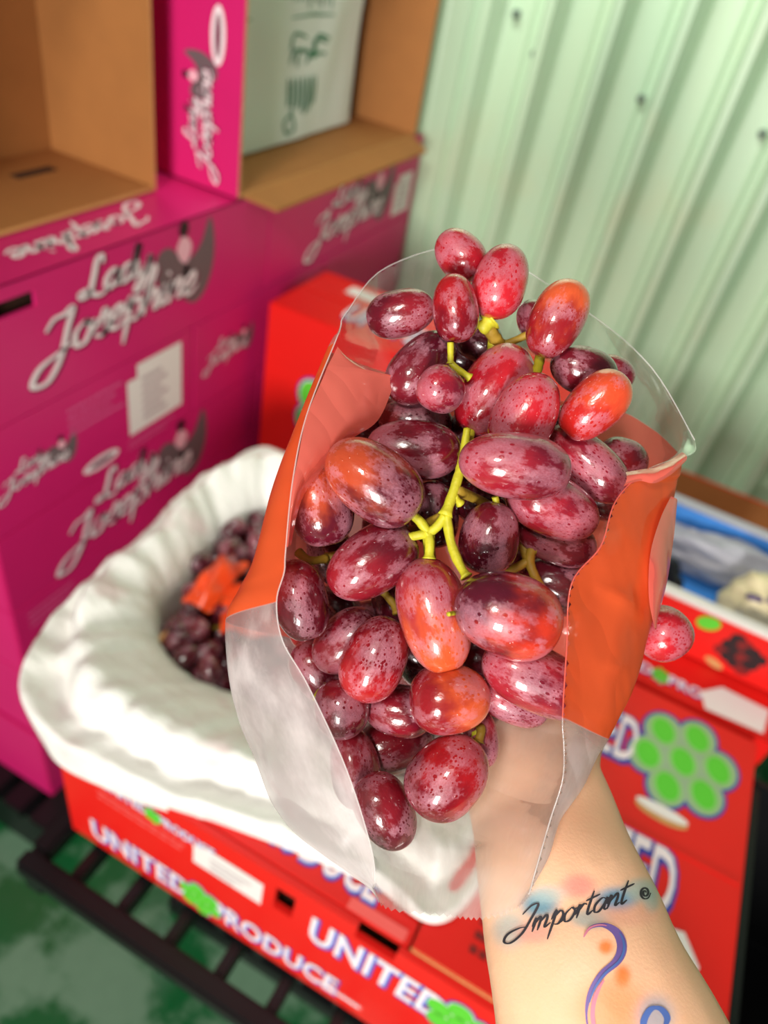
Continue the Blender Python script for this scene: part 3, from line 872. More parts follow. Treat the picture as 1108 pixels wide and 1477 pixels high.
def stand():
    t = thing('plastic_crate', 'black crate standing on the green floor under the slatted crate tray', 'crate', (-.03, .5, 0))
    x0, x1, y0, y1 = -.33, .27, .37, .634
    for z in (.0, .12, .25, .355):
        for (a, b, c, d) in ((x0, x1, y0, y0 + .018), (x0, x1, y1 - .018, y1), (x0, x0 + .018, y0 + .018, y1 - .018), (x1 - .018, x1, y0 + .018, y1 - .018)):
            box('rail', a, b, c, d, z, z + .038, M['black'], t, .003)
    for i in range(9):
        x = x0 + .018 + (x1 - x0 - .058) * i / 8
        box('picket', x, x + .02, y0 + .003, y0 + .015, .038, .355, M['black'], t, .002)
    for i in range(5):
        y = y0 + .03 + (y1 - y0 - .08) * i / 4
        box('picket', x0 + .003, x0 + .015, y, y + .02, .038, .355, M['black'], t, .002)
    box('base_plate', x0 + .018, x1 - .018, y0 + .018, y1 - .018, .004, .02, M['black'], t, .002)
    return t
stand()
def right_crate():
    t = thing('plastic_crate', 'tall closed black crate at the right edge beside the red lids', 'crate', (.46, .6, 0))
    x0, x1, y0, y1, z1 = .268, .66, .10, .62, .600
    box('side_panel', x0 + .004, x0 + .010, y0 + .01, y1 - .01, .012, z1 - .01, M['black'], t, .001)
    box('side_panel', x1 - .010, x1 - .004, y0 + .01, y1 - .01, .012, z1 - .01, M['black'], t, .001)
    box('end_panel', x0 + .010, x1 - .010, y0 + .004, y0 + .010, .012, z1 - .01, M['black'], t, .001)
    box('end_panel', x0 + .010, x1 - .010, y1 - .010, y1 - .004, .012, z1 - .01, M['black'], t, .001)
    box('base_plate', x0 + .004, x1 - .004, y0 + .004, y1 - .004, .0, .012, M['black'], t, .001)
    for z in (.06, .30, z1 - .035):
        for (a, b, c, d) in ((x0, x1, y0, y0 + .012), (x0, x1, y1 - .012, y1), (x0, x0 + .012, y0 + .012, y1 - .012), (x1 - .012, x1, y0 + .012, y1 - .012)):
            box('rail', a, b, c, d, z, z + .035, M['black'], t, .003)
    for i in range(6):
        y = y0 + .03 + (y1 - y0 - .10) * i / 5
        box('rib', x0 + .001, x0 + .005, y, y + .02, .095, .30, M['black'], t, .001)
    for i in range(5):
        x = x0 + .03 + (x1 - x0 - .10) * i / 4
        box('rib', x, x + .02, y0 + .001, y0 + .005, .095, .30, M['black'], t, .001)
    return t
right_crate()
t = thing('plastic_crate', 'black crate holding up the closed red carton by the fruit box', 'crate', (.12, .84, 0))
for z in (.0, .2, .415):
    for (a, b, c, d) in ((.03, .275, .68, .70), (.03, .275, 1.0, 1.02), (.03, .05, .70, 1.0), (.255, .275, .70, 1.0)):
        box('rail', a, b, c, d, z, z + .04, M['black'], t, .003)
for a in (.03, .255):
    for b in (.68, 1.0):
        box('post', a + .001, a + .019, b + .001, b + .019, .04, .415, M['black'], t, 0)

# ------------------------------------------------------------------ white liner
def liner():
    # control loop: (inner opening xyz, crest xyz, outer bulge xyz, hem xyz), all the way round the carton
    L = [ # inner            crest              outer              hem
        ((-.315, .370, .640), (-.352, .300, .690), (-.386, .255, .668), (-.352, .246, .628)),
        ((-.215, .375, .632), (-.250, .285, .680), (-.270, .244, .655), (-.262, .242, .622)),
        ((-.130, .382, .630), (-.145, .316, .672), (-.150, .271, .652), (-.148, .266, .633)),
        ((-.060, .388, .628), (-.050, .325, .664), (-.046, .289, .650), (-.043, .283, .635)),
        ((-.020, .410, .625), (.010, .345, .656), (.030, .300, .646), (.036, .296, .638)),
        ((-.010, .480, .630), (.030, .480, .668), (.050, .480, .652), (.055, .480, .636)),
        ((-.030, .560, .635), (.010, .590, .676), (.030, .600, .658), (.035, .600, .637)),
        ((-.110, .600, .640), (-.100, .640, .690), (-.095, .662, .672), (-.095, .655, .640)),
        ((-.220, .618, .645), (-.225, .662, .695), (-.228, .690, .672), (-.228, .672, .640)),
        ((-.345, .628, .650), (-.372, .664, .694), (-.405, .690, .676), (-.385, .672, .640)),
        ((-.382, .565, .650), (-.416, .585, .695), (-.440, .590, .672), (-.395, .580, .640)),
        ((-.378, .475, .650), (-.412, .480, .692), (-.436, .485, .668), (-.390, .480, .640)),
        ((-.362, .405, .648), (-.402, .370, .695), (-.426, .365, .672), (-.380, .370, .640)),
    ]
    n = len(L)
    sub = 16
    def cat(a, b, c, d, t):
        return tuple(0.5 * (2 * q + (r - p) * t + (2 * p - 5 * q + 4 * r - s) * t * t + (3 * q - p - 3 * r + s) * t ** 3) for p, q, r, s in zip(a, b, c, d))
    loops = []
    for i in range(n):
        for j in range(sub):
            t = j / sub
            loops.append([cat(L[(i - 1) % n][k], L[i][k], L[(i + 1) % n][k], L[(i + 2) % n][k], t) for k in range(4)])
    vs, fs = [], []
    prof = 0
    for i, (a, b, c, d) in enumerate(loops):
        cen = Vector((-.16, .47, .52))
        deep = Vector(a) * .95 + cen * .05
        deep.z = .560
        gv = tuple(p_ * .52 + q_ * .48 for p_, q_ in zip(b, c))
        gv = (gv[0], gv[1], gv[2] - .019)
        pts = crom([tuple(deep), a, b, gv, c, d], 6)
        prof = len(pts)
        for j, p in enumerate(pts):
            p = Vector(p)
            ang = i / len(loops) * 2 * pi
            s = j / (prof - 1)
            amp = sin(pi * min(1, s * 1.05)) * .011
            fold = .8 * noise.noise(Vector((p.x * 16, p.y * 16, s * 1.2))) + .7 * (.5 - abs(noise.noise(Vector((cos(ang) * 7, sin(ang) * 7, s * .8)))) * 2.2) + .4 * noise.noise(Vector((p.x * 45, p.y * 45, s * 2.0)))
            p.z += amp * fold
            out = Vector((p.x - cen.x, p.y - cen.y, 0)).normalized()
            p += out * amp * .6 * noise.noise(Vector((p.y * 22, p.x * 22, 5 + s)))
            vs.append(p)
    m = len(loops)
    for i in range(m):
        for j in range(prof - 1):
            fs.append((i * prof + j, ((i + 1) % m) * prof + j, ((i + 1) % m) * prof + j + 1, i * prof + j + 1))
    o = obj('plastic_liner', vs, fs, M['liner'], None, True)
    tag(o, 'white plastic liner bag puffed out over the rim of the front red carton', 'liner')
    return o
liner()

# ------------------------------------------------------------------ grapes
PAL = { # two skin tints and an amount of bloom
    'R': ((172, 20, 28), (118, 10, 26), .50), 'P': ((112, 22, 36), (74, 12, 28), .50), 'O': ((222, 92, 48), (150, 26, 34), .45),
    'K': ((168, 34, 50), (118, 20, 42), .72), 'D': ((92, 20, 34), (62, 12, 26), .25), 'B': ((186, 72, 40), (92, 16, 34), .52),  # D: skin darkened for the shadow deep in the bunch
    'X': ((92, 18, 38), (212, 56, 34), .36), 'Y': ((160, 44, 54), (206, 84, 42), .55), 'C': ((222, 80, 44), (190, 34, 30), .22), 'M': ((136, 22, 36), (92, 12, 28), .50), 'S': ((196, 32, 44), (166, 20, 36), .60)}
def grape_mesh(seed):
    bm = bmesh.new()
    bmesh.ops.create_uvsphere(bm, u_segments=40, v_segments=24, radius=1)
    bmesh.ops.rotate(bm, verts=bm.verts, cent=(0, 0, 0), matrix=Matrix.Rotation(pi / 2, 3, 'Y'))
    rr = random.Random(seed)
    dx = rr.uniform(-.10, .10)
    for v in bm.verts:
        x = v.co.x
        r = math.hypot(v.co.y, v.co.z)
        rad = max(0.0, 1 - abs(x) ** 2.35) ** (1 / 2.15)          # a blunt oblong
        k = (rad / r if r > 1e-6 else 0) * (1 + dx * x)
        d = 1 + .025 * noise.noise(v.co * 1.4 + Vector((seed * 3.1, 0, 0)))
        pole = .06 * max(0, 1 - r * 3.2) if x > 0 else 0           # dimple at the stem end
        v.co = Vector((x - pole, v.co.y * k * d, v.co.z * k * d))
    me = bpy.data.meshes.new('grape'); bm.to_mesh(me); bm.free()
    me.polygons.foreach_set('use_smooth', [True] * len(me.polygons))
    me.materials.append(M['grape'])
    return me
GM = [grape_mesh(i) for i in range(5)]
def place_grape(parent, c, xa, ya, za, sx, sy, sz, pal, i):
    o = bpy.data.objects.new('grape', GM[i % 5])
    COL.objects.link(o)
    o.parent = parent
    off = wloc(parent)
    rot = Matrix((xa, ya, za)).transposed().to_4x4()
    o.matrix_local = Matrix.Translation(c - off) @ rot @ Matrix.Diagonal((sx, sy, sz, 1))
    a, b, bl = PAL[pal]
    j = random.uniform(.88, 1.1)
    la, lb = lin(a), lin(b)
    o['tint_a'] = [min(1, la[0] * j), la[1] * j, la[2] * j]
    o['tint_b'] = [min(1, lb[0] * j), lb[1] * j, lb[2] * j]
    o['bloom'] = bl
    return o
# (x, y, length, width, angle, depth, tint) measured on the bunch; a second angle sign puts tint_a at one end or the other
G = [
 (664, 368, 82, 66, 50, .272, 'S'), (722, 406, 110, 78, -72, .264, 'S'), (657, 445, 100, 66, 85, .257, 'R'), (578, 452, 100, 68, 170, .270, 'M'),
 (804, 460, 120, 78, 118, .259, 'O'), (775, 465, 70, 54, 60, .276, 'P'), (690, 492, 70, 60, 20, .283, 'D'), (608, 530, 124, 80, -48, .268, 'P'),
 (636, 562, 70, 68, 30, .254, 'K'), (712, 562, 146, 92, 125, .249, 'S'), (757, 600, 128, 92, 115, .2475, 'S'), (842, 535, 100, 70, 20, .262, 'P'),
 (886, 540, 60, 52, 30, .270, 'K'), (858, 585, 116, 78, 135, .2545, 'C'), (532, 612, 70, 56, -30, .282, 'D'), (600, 610, 110, 70, 10, .270, 'P'),
 (597, 648, 138, 84, 5, .2625, 'M'), (743, 672, 164, 96, 8, .242, 'K'), (847, 668, 142, 74, 45, .2555, 'K'), (897, 664, 76, 66, 10, .267, 'M'),
 (798, 730, 142, 90, 25, .2515, 'K'), (540, 695, 158, 106, 37, .245, 'B'), (462, 728, 124, 92, 78, .255, 'B'), (626, 742, 100, 72, 80, .272, 'D'),
 (692, 728, 80, 62, 20, .276, 'D'), (706, 776, 106, 86, 100, .2565, 'P'), (802, 778, 122, 70, 20, .265, 'P'), (537, 810, 142, 96, -33, .248, 'M'),
 (432, 866, 120, 82, 72, .256, 'M'), (626, 887, 166, 102, 76, .2445, 'Y'), (733, 887, 160, 122, 20, .2355, 'X'), (500, 925, 112, 80, -40, .264, 'M'),
 (541, 950, 130, 92, -66, .252, 'R'), (776, 980, 172, 96, 26, .2495, 'K'), (738, 1012, 112, 62, 22, .264, 'K'), (649, 1008, 118, 100, 178, .248, 'O'),
 (458, 968, 96, 72, 60, .274, 'M'), (493, 1023, 86, 80, 90, .262, 'M'), (575, 1025, 100, 74, 10, .268, 'M'), (568, 1075, 116, 80, -10, .272, 'M'),
 (645, 1120, 132, 106, 132, .249, 'R'), (694, 1065, 86, 50, 80, .266, 'K'), (512, 1108, 116, 72, 80, .262, 'M'), (556, 1170, 116, 82, 62, .257, 'M'),
 (957, 915, 78, 78, -40, .290, 'S'), (455, 905, 80, 60, -30, .282, 'R'),
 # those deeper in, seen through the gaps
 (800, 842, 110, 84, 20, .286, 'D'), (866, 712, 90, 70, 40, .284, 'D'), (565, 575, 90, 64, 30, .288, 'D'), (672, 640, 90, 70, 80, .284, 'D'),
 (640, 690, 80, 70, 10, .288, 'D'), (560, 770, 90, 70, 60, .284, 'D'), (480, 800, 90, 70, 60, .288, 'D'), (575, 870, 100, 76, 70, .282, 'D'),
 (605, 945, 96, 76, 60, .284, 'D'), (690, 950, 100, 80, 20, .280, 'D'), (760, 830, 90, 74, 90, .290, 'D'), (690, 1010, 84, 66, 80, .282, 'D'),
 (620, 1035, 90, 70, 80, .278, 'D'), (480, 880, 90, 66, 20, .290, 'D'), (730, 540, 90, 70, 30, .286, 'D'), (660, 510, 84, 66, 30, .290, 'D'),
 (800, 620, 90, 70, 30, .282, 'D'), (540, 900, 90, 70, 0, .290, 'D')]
bunch = thing('grape_bunch', 'large bunch of oblong red grapes held up in front in a torn bag', 'grapes', P(650, 760, .266))
def capsule(g):
    x, y, l, wd, an, dep, pal = g
    a = radians(an); k = dep / FOC
    c = P(x, y, dep)
    ax = (R_ * cos(a) + D_ * sin(a))
    h = max(0, (l - wd)) / 2 * k
    return [c + ax * h * s for s in (-1, 0, 1)], wd / 2 * k
sol = []
for g in sorted(G, key=lambda q: q[5]):
    g = list(g)
    for it in range(40):                       # settle each berry behind the ones in front of it
        pts, r = capsule(g)
        bad = False
        for p2, r2 in sol:
            for a in pts:
                for b in p2:
                    if (a - b).length < (r + r2) * .87: bad = True
            if bad: break
        if not bad or g[5] > .300: break
        g[5] += .0012
    sol.append(capsule(g))
    x, y, l, wd, an, dep, pal = g
    a = radians(an); k = dep / FOC
    tilt = random.uniform(-.22, .22)
    xa = (R_ * cos(a) + D_ * sin(a)) * cos(tilt) + F_ * sin(tilt)
    za = -F_ * cos(tilt) + (R_ * cos(a) + D_ * sin(a)) * sin(tilt)
    ya = za.cross(xa)
    # tint_a lies at local -x: flip so that it matches the photograph's end
    place_grape(bunch, P(x, y, dep), xa, ya, za, l / 2 * k / cos(tilt), wd / 2 * k, wd / 2 * k * .97, pal, int(x + y))
def stem(pts, r0, r1, mat='stem', seg=9):
    c = crom([P(*p)[:] for p in pts], 5)
    n = len(c)
    rad = [r0 + (r1 - r0) * i / (n - 1) for i in range(n)]
    rad = [r * (1 + .16 * noise.noise(Vector((i * .7, pts[0][0] * .1, 0)))) for i, r in enumerate(rad)]
    rad[-1] *= 1.5; rad[-2] *= 1.15
    v, f = tube(c, rad, seg)
    return obj('stem', v, f, M[mat], bunch, True)
stem([(674, 618, .2560), (670, 646, .2555), (664, 676, .2520), (656, 704, .2500), (642, 744, .248)], .0013, .0019)
stem([(642, 744, .248), (630, 760, .2485), (616, 770, .249)], .0018, .0016)
stem([(618, 769, .249), (606, 752, .2485), (592, 740, .249)], .0017, .0016)
stem([(620, 769, .249), (604, 772, .2485), (588, 775, .250)], .0016, .0015)
stem([(618, 768, .249), (620, 786, .2475), (619, 806, .247)], .0016, .0017)
stem([(644, 742, .248), (650, 780, .2465), (660, 808, .244), (673, 832, .241)], .0018, .0015)
stem([(656, 716, .249), (664, 726, .251)], .0012, .0012)
stem([(650, 494, .256), (650, 512, .2565), (650, 524, .257)], .0012, .0011)
stem([(650, 523, .257), (660, 532, .257), (678, 545, .258)], .0011, .0012)
stem([(700, 460, .268), (706, 474, .269), (716, 490, .272), (726, 500, .275)], .0028, .0022, 'old_stem')
stem([(694, 474, .268), (700, 470, .267), (706, 463, .267)], .0024, .0030)
stem([(724, 498, .274), (750, 488, .272), (774, 474, .270), (796, 462, .272)], .0015, .0012, 'old_stem')
stem([(780, 508, .264), (777, 526, .266), (770, 548, .270)], .0018, .0020)
stem([(714, 716, .2535), (716, 724, .254), (716, 732, .254)], .0012, .0012)
stem([(770, 788, .270), (764, 808, .271), (772, 832, .270), (788, 858, .272)], .0020, .0016, 'old_stem')
stem([(764, 808, .271), (750, 816, .272), (732, 824, .275)], .0018, .0015, 'old_stem')
stem([(800, 786, .274), (782, 790, .272), (768, 792, .270)], .0014, .0018, 'old_stem')
stem([(647, 886, .2322), (650, 885, .2335), (658, 884, .237)], .0008, .0007)
stem([(692, 1046, .258), (694, 1056, .258), (690, 1070, .257)], .0016, .0016, 'old_stem')
stem([(456, 1010, .262), (460, 1000, .264), (472, 990, .268)], .0014, .0012)
stem([(430, 796, .268), (446, 808, .266), (470, 806, .270)], .0018, .0014, 'old_stem')
stem([(572, 886, .258), (568, 872, .260), (552, 852, .262)], .0014, .0014, 'old_stem')
stem([(668, 660, .258), (690, 580, .276), (716, 492, .274)], .0018, .0024)
stem([(618, 770, .250), (625, 840, .272), (650, 960, .274), (690, 1060, .262)], .0022, .0018)
stem([(656, 706, .250), (720, 740, .274), (764, 806, .272)], .0020, .0018, 'old_stem')
stem([(640, 744, .250), (560, 780, .272), (470, 806, .272)], .0018, .0016, 'old_stem')

# ------------------------------------------------------------------ the bag around the bunch
ROWS = [ # v, then left lip, left fold, back left, back middle, back right, right fold, right lip
 (.00, [(492, 470, .262), (500, 452, .266), (560, 386, .285), (690, 360, .302), (845, 450, .296), (940, 532, .282), (1002, 636, .262)]),
 (.075, [(489, 480, .259), (492, 478, .265), (556, 468, .292), (700, 470, .308), (880, 520, .302), (972, 592, .276), (998, 655, .256)]),
 (.15, [(484, 492, .255), (478, 508, .262), (572, 542, .298), (700, 570, .312), (885, 590, .304), (985, 657, .270), (938, 676, .248)]),
 (.30, [(442, 600, .245), (424, 632, .256), (520, 640, .302), (680, 660, .317), (870, 690, .306), (976, 730, .267), (890, 722, .240)]),
 (.45, [(422, 695, .239), (395, 705, .255), (500, 730, .304), (670, 750, .318), (870, 790, .306), (960, 812, .264), (868, 788, .236)]),
 (.58, [(412, 795, .2355), (368, 806, .254), (480, 830, .302), (660, 860, .315), (850, 890, .302), (940, 905, .261), (826, 842, .2335)]),
 (.63, [(410, 825, .235), (346, 852, .253), (465, 880, .299), (650, 920, .312), (830, 950, .299), (918, 985, .259), (819, 935, .232)]),
 (.68, [(399, 868, .234), (327, 896, .252), (455, 930, .296), (640, 985, .306), (800, 1010, .293), (878, 1066, .256), (813, 1036, .232)]),
 (.76, [(408, 925, .235), (330, 985, .251), (460, 990, .290), (640, 1050, .294), (790, 1070, .283), (862, 1092, .253), (815, 1078, .233)]),
 (.82, [(445, 990, .236), (352, 1060, .250), (480, 1060, .284), (640, 1110, .279), (770, 1120, .272), (842, 1135, .250), (813, 1125, .234)]),
 (.90, [(500, 1110, .236), (405, 1178, .246), (505, 1165, .270), (640, 1195, .261), (740, 1195, .254), (808, 1190, .243), (796, 1180, .235)]),
 (.96, [(536, 1225, .2355), (475, 1240, .240), (550, 1245, .253), (650, 1250, .246), (728, 1250, .242), (788, 1245, .238), (780, 1235, .234)]),
 (1.0, [(541, 1276, .234), (540, 1284, .235), (560, 1310, .238), (640, 1319, .236), (692, 1325, .234), (742, 1312, .233), (764, 1292, .231)])]
def bag():
    NR, NC = 14, 12
    rows = []
    ctl = [[(v,) + c for c in r] for v, r in ROWS]
    cols = [crom([ctl[i][j] for i in range(len(ctl))], NR) for j in range(7)]
    nrow = len(cols[0])
    vs, uvs = [], []
    for i in range(nrow):
        line = crom([cols[j][i] for j in range(7)], NC)
        ncol = len(line)
        for j, (v, x, y, dpt) in enumerate(line):
            u = j / (ncol - 1)
            p = P(x, y, dpt)
            edge = min(1, 6 * u, 6 * (1 - u)) * min(1, 8 * v + .15, 8 * (1 - v) + .1)
            q = p * 24
            wr = noise.noise(q) * .0022 + (abs(noise.noise(q * 1.3 + Vector((9, 4, 1)))) * .0045 if u > .62 else 0) * (1 if v > .2 else 0) + noise.noise(Vector((x * .012 + y * .004, y * .004, 3.3)) * 2.2) * .0016 + abs(noise.noise(q * 2.3)) * .0012
            p = p + F_ * wr * edge
            if u > .7:                                   # the sharp crease standing up on the right flap
                for (ax, ay, bx_, by_, hh) in ((866, 846, 898, 862, .0028), (898, 862, 884, 960, .0040), (884, 960, 874, 1030, .0026), (898, 862, 926, 890, .0020)):
                    tt = max(0, min(1, ((x - ax) * (bx_ - ax) + (y - ay) * (by_ - ay)) / ((bx_ - ax) ** 2 + (by_ - ay) ** 2)))
                    dd = math.hypot(x - ax - tt * (bx_ - ax), y - ay - tt * (by_ - ay))
                    p = p - F_ * hh * math.exp(-(dd / 11.0)) * min(1, 6 * (1 - u))
            if i % 2 and (j == ncol - 1 or i == nrow - 1):
                p += R_ * .0002 * (1 if (i // 2) % 2 else -1)
            if i == nrow - 1 or (i == 0):
                p += D_ * (.0007 if j % 2 else -.0004)
            if j == ncol - 1 and v > .14:
                p += R_ * (.0005 if i % 2 else -.0003)
            vs.append(p); uvs.append((u, v))
    fs = []
    for i in range(nrow - 1):
        for j in range(ncol - 1):
            a = i * ncol + j
            fs.append((a, a + 1, a + ncol + 1, a + ncol))
    root = thing('grape_bag', 'torn clear plastic bag with an orange printed band, wrapped round the held grapes', 'bag', P(650, 900, .3))
    o = obj('bag_film', vs, fs, M['film'], root, True)
    uvl = o.data.uv_layers.new(name='UVMap')
    for lp in o.data.loops:
        uvl.data[lp.index].uv = uvs[lp.vertex_index]
    def sheet(name, left, right, n, v0):
        """a piece of film between two edges given as (x, y, depth) lists"""
        a = crom(left, 8); b = crom(right, 8)
        vs2, fs2 = [], []
        for i in range(len(a)):
            for j in range(n + 1):
                t = j / n
                p = P(*[q * (1 - t) + r * t for q, r in zip(a[i], b[i])])
                p += F_ * (noise.noise(p * 40) * .0022) * min(1, 4 * t) - F_ * .002 * sin(pi * t)
                vs2.append(p)
        for i in range(len(a) - 1):
            for j in range(n):
                k = i * (n + 1) + j
                fs2.append((k, k + 1, k + n + 2, k + n + 1))
        q = obj(name, vs2, fs2, M['film'], root, True)
        ul2 = q.data.uv_layers.new(name='UVMap')
        for lp in q.data.loops:
            ul2.data[lp.index].uv = (.5, v0)
        return q
    # the left side turned in over the berries, showing the paler inside of the print
    sheet('folded_flap', [(487, 500, .255), (476, 522, .252), (472, 530, .251), (466, 545, .2495), (443, 600, .2445), (430, 660, .2405), (421, 710, .238), (413, 790, .235)],
          [(506, 526, .260), (566, 541, .262), (572, 543, .262), (570, 549, .262), (545, 606, .259), (500, 640, .254), (440, 712, .245), (420, 786, .238)], 10, .4)
    # pinkish strip standing in for the gloss reflection down the right flap
    sheet('gloss_strip', [(968, 716, .262), (952, 750, .252), (938, 800, .248), (936, 860, .248), (944, 905, .252)],
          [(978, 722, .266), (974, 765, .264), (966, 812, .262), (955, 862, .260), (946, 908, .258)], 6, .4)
    # the torn top of the right flap, curled over
    sheet('curled_lip', [(984, 652, .256), (966, 664, .252), (945, 674, .249), (925, 677, .2465), (903, 681, .2445)],
          [(990, 664, .2535), (968, 684, .250), (944, 697, .247), (922, 694, .245), (899, 702, .2435)], 6, .4)
    # beads along the open edges; the whitish ones paint an edge highlight
    for jj in (0, ncol - 1, -1):
        c = [vs[i * ncol + jj] for i in range(0, nrow, 2)] if jj >= 0 else [vs[j] for j in range(0, ncol, 2)]
        v, f = tube(c, [.00026] * len(c), 6)
        b = obj('bag_edge', v, f, M['film'] if jj > 0 else M['edge_highlight'], root, True)
        ul = b.data.uv_layers.new(name='UVMap')
        for lp in b.data.loops:
            k = lp.vertex_index // 6
            ul.data[lp.index].uv = (0, uvs[min(k * 2, nrow - 1) * ncol][1] if jj >= 0 else 0)
bag()

# ------------------------------------------------------------------ the hand and forearm
def limb(chain, squash=.72, seg=20):
    """chain of (px, py, surface depth, half width px [, thickness ratio]) -> loft in world space"""
    c = crom([tuple(q) + ((squash,) if len(q) == 4 else ()) for q in chain], 6)
    cen = []
    for x, y, s, hw, sq in c:
        a = hw * s / FOC
        cen.append((P(x, y, s) + F_ * a * sq, a, a * sq))
    vs, fs = [], []
    n = len(cen)
    for i, (p, a, b) in enumerate(cen):
        t = (cen[min(i + 1, n - 1)][0] - cen[max(i - 1, 0)][0]).normalized()
        dep = (F_ - t * F_.dot(t)).normalized()
        sd = t.cross(dep)
        for k in range(seg):
            an = 2 * pi * k / seg
            vs.append(p + sd * a * cos(an) + dep * b * sin(an))
    for i in range(n - 1):
        for k in range(seg):
            fs.append((i * seg + k, i * seg + (k + 1) % seg, (i + 1) * seg + (k + 1) % seg, (i + 1) * seg + k))
    for e, s in ((0, -1), (n - 1, 1)):
        i = len(vs)
        t = (cen[n - 1][0] - cen[n - 2][0]) if e else (cen[0][0] - cen[1][0])
        vs.append(cen[e][0] + t.normalized() * min(cen[e][1], cen[e][2]) * .8)
        for k in range(seg):
            q = (e * seg + k, e * seg + (k + 1) % seg)
            fs.append((i, q[1], q[0]) if e == 0 else (i, q[0], q[1]))
    return vs, fs
def person():
    parts = []
    parts.append(limb([(1235, 2860, .172, 330, .85), (1150, 2440, .186, 325, .85), (1040, 1980, .200, 262, .80), (985, 1780, .206, 222, .80), (920, 1590, .217, 187, .78), (881, 1477, .226, 160, .76), (853, 1385, .237, 146, .74), (828, 1305, .247, 130, .72),
                       (806, 1225, .263, 116, .72), (783, 1150, .278, 108, .68), (774, 1080, .297, 112, .50), (765, 1010, .314, 124, .36), (752, 930, .326, 130, .32), (744, 870, .332, 118, .32)]))
    parts.append(limb([(822, 1110, .296, 44, .8), (846, 1050, .306, 50, .8), (868, 990, .310, 44, .8), (890, 930, .312, 34, .8), (904, 865, .308, 28, .8), (900, 800, .302, 25, .8), (892, 760, .300, 19, .8)]))
    parts.append(limb([(716, 1120, .298, 44, .8), (690, 1040, .316, 48, .7), (668, 960, .328, 44, .7), (650, 890, .340, 32, .7)]))
    for ch in ([(812, 930, .334, 30), (838, 850, .344, 28), (846, 760, .346, 27), (842, 680, .338, 25), (832, 620, .326, 22), (826, 590, .322, 17)],
               [(760, 920, .336, 30), (770, 820, .350, 29), (764, 715, .352, 28), (752, 625, .342, 26), (746, 560, .330, 23), (743, 528, .325, 17)],
               [(710, 925, .336, 30), (702, 830, .350, 28), (688, 730, .352, 27), (672, 645, .342, 25), (664, 590, .330, 22), (661, 560, .326, 16)],
               [(664, 930, .338, 27), (642, 850, .346, 25), (616, 775, .346, 23), (598, 715, .336, 21), (590, 680, .328, 18), (588, 655, .325, 14)]):
        parts.append(limb(ch, .85, 14))
    vs, fs = [], []
    for a, b in parts:
        k = len(vs)
        vs += a; fs += [tuple(i + k for i in f) for f in b]
    o = obj('person', vs, fs, M['skin'])
    for typ, kw in (('REMESH', dict(mode='VOXEL', voxel_size=.0022)), ('SMOOTH', dict(factor=.5, iterations=10)), ('SUBSURF', dict(levels=1, render_levels=1))):
        md = o.modifiers.new(typ.lower(), typ)
        for k, v in kw.items(): setattr(md, k, v)
    dg = bpy.context.evaluated_depsgraph_get(); dg.update()
    me = bpy.data.meshes.new_from_object(o.evaluated_get(dg))
    o.modifiers.clear()
    old = o.data
    o.data = me
    bpy.data.meshes.remove(old)
    if not me.materials: me.materials.append(M['skin'])
    me.polygons.foreach_set('use_smooth', [True] * len(me.polygons))
    tag(o, "person's bare tattooed forearm and hand, palm up, holding the bag of grapes from below", 'person')
    # inherent skin colour, with the watercolour washes of the tattoo
    blots = [(778, 1305, 24, 17, (84, 146, 170), .7), (834, 1278, 22, 15, (238, 134, 132), .5), (890, 1297, 26, 15, (104, 164, 200), .7), (852, 1325, 26, 12, (150, 180, 180), .55),
             (735, 1340, 22, 24, (176, 190, 186), .6), (770, 1345, 24, 14, (222, 160, 150), .5), (926, 1283, 22, 14, (170, 200, 196), .6), (940, 1300, 10, 14, (150, 190, 190), .5),
             (874, 1366, 9, 9, (255, 140, 70), .95), (898, 1408, 10, 14, (255, 130, 60), .95), (880, 1455, 46, 40, (250, 150, 90), .55), (905, 1320, 40, 14, (240, 170, 150), .35),
             (790, 1290, 22, 12, (170, 200, 200), .5), (945, 1465, 24, 26, (140, 168, 196), .5)]
    ca = me.color_attributes.new('tint', 'FLOAT_COLOR', 'POINT')
    base = lin((250, 203, 166))
    buf = []
    for v in me.vertices:
        d = v.co - EYE
        z = d.dot(F_)
        px, py = CX + FOC * d.dot(R_) / z, CY + FOC * d.dot(D_) / z
        c = list(base[:3])
        if v.normal.dot(d) < 0:
            for bx, by, rx, ry, col, st in blots:
                e = ((px - bx) / rx) ** 2 + ((py - by) / ry) ** 2
                if e < 4:
                    k = min(1, st * 1.35) * math.exp(-e * e * .5)
                    l = lin(col)
                    c = [c[i] * (1 - k) + l[i] * k for i in range(3)]
        buf += c + [1.0]
    ca.data.foreach_set('color', buf)
    bm = bmesh.new(); bm.from_mesh(me)
    tree = BVHTree.FromBMesh(bm); bm.free()
    def on_skin(px, py, lift):
        r = wdir(Vector(((px - CX) / FOC, (py - CY) / FOC, 1))).normalized()
        hit = tree.ray_cast(EYE, r)
        return hit[0] + hit[1] * lift if hit[0] else P(px, py, .25)
    def tattoo(name, strokes, wd, mat, lift=.00025):
        vs, fs = [], []
        for s in strokes:
            a, b = ribbon2d(s, wd)
            k = len(vs)
            vs += a; fs += [tuple(i + k for i in f) for f in b]
        return obj(name, [on_skin(x, y, lift) for x, y in vs], fs, M[mat], o, True)
    # the word, written with its baseline rising to the right
    word = script_strokes('Important', 20.5, 0, 0, .62, 17.5)
    ang = radians(-17)
    W = []
    for s in word:
        W.append([(743 + a * cos(ang) + b * sin(ang) * 1.0, 1352 + a * sin(ang) - b * cos(ang)) for a, b in s])
    tattoo('tattoo_word', W, 1.7, 'ink')
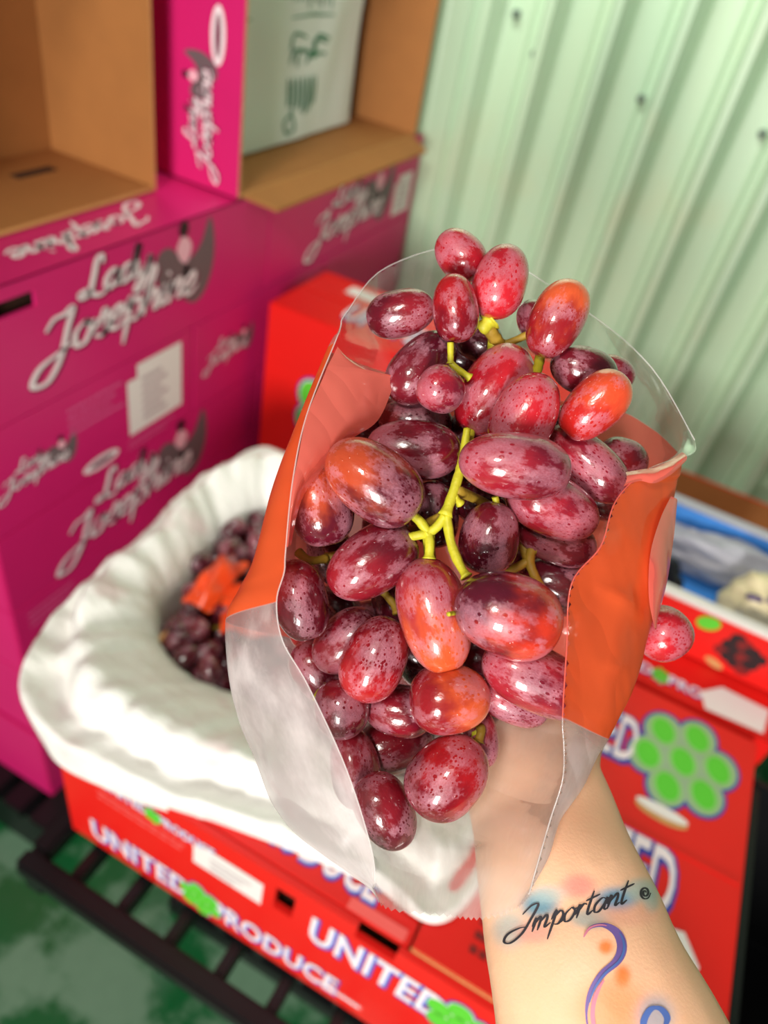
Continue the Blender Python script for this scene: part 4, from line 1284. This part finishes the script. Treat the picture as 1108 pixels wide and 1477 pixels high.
    sw = crom([(842, 1352), (852, 1338), (872, 1335), (890, 1346), (897, 1366), (890, 1386), (868, 1406), (852, 1432), (846, 1460), (850, 1490), (862, 1530)], 6)
    n = len(sw)
    tattoo('tattoo_swirl', [[(x, y, .4 + 1.5 * sin(pi * min(1, i / n * 1.25)) ) for i, (x, y) in enumerate(sw)]], 3.4, 'tat_violet')
    tattoo('tattoo_swirl', [[(x + 3, y, .5) for x, y in sw[18:46]]], 3.4, 'tat_blue', .0004)
    tattoo('tattoo_swirl', [[(x + 9, y, .7) for x, y in sw[38:]]], 4.0, 'tat_pink', .0004)
    tattoo('tattoo_swirl', [[(x, y, .6) for x, y in sw[:14]]], 2.6, 'tat_pink', .0004)
    tattoo('tattoo_swirl', [crom([(930, 1500), (928, 1475), (938, 1456), (952, 1455), (962, 1468), (958, 1482)], 6)], 4.5, 'tat_blue')
    tattoo('tattoo_rose', [crom([(930 + (8 - k * .5) * cos(k * .9), 1288 + (10 - k * .6) * sin(k * .9)) for k in range(15)], 3)], 1.6, 'ink')
person()

# ------------------------------------------------------------------ bags of grapes inside the liner
def inner_bunch(label, c, n, seed, spread):
    rr = random.Random(seed)
    t = thing('grape_bunch', label, 'grapes', c)
    for i in range(n):
        for tries in range(60):
            p = Vector(c) + Vector((rr.uniform(-1, 1) * spread[0], rr.uniform(-1, 1) * spread[1], rr.uniform(0, 1) * spread[2]))
            if all((p - q).length > .021 for q in inner_bunch.used): break
        inner_bunch.used.append(p)
        xa = Vector((rr.uniform(-1, 1), rr.uniform(-1, 1), rr.uniform(-.5, .5))).normalized()
        za = Vector((0, 0, 1)); ya = za.cross(xa).normalized(); za = xa.cross(ya)
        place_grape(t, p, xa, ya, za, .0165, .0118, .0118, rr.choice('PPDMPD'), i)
    v, f = tube([Vector(c) + Vector((-spread[0] * .7, 0, .01)), Vector(c) + Vector((0, .01, .03)), Vector(c) + Vector((spread[0] * .7, 0, .02))], [.002, .003, .002], 8)
    obj('stem', v, f, M['old_stem'], t, True)
    return t
inner_bunch.used = []
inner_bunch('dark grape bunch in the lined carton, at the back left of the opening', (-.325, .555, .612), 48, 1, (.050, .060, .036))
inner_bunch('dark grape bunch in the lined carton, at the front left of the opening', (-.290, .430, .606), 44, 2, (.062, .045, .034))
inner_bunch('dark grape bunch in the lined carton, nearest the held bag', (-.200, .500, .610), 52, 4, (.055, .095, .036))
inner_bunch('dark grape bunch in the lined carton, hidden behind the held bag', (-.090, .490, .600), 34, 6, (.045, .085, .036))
def scrap(label, c, sx, sy, rot, seed):
    vs, fs = [], []
    n = 14
    for j in range(n + 1):
        for i in range(n + 1):
            u, v = i / n - .5, j / n - .5
            x, y = u * sx, v * sy
            z = .020 * (1 - (2 * u) ** 2) * (1 - (2 * v) ** 2) + .010 * noise.noise(Vector((u * 4 + seed, v * 4, 0))) + .004 * noise.noise(Vector((u * 11 + seed, v * 11, 1)))
            vs.append(Vector(c) + Vector((x * cos(rot) - y * sin(rot), x * sin(rot) + y * cos(rot), z)))
    for j in range(n):
        for i in range(n):
            a = j * (n + 1) + i
            fs.append((a, a + 1, a + n + 2, a + n + 1))
    o = obj('grape_bag', vs, fs, M['orange'], None, True)
    tag(o, label, 'bag')
scrap('orange bag film folded over the dark grapes, middle of the lined carton', (-.272, .470, .650), .085, .070, .6, 1)
scrap('narrow orange bag film at the left of the dark grapes, against the liner', (-.335, .475, .650), .035, .085, .1, 5)
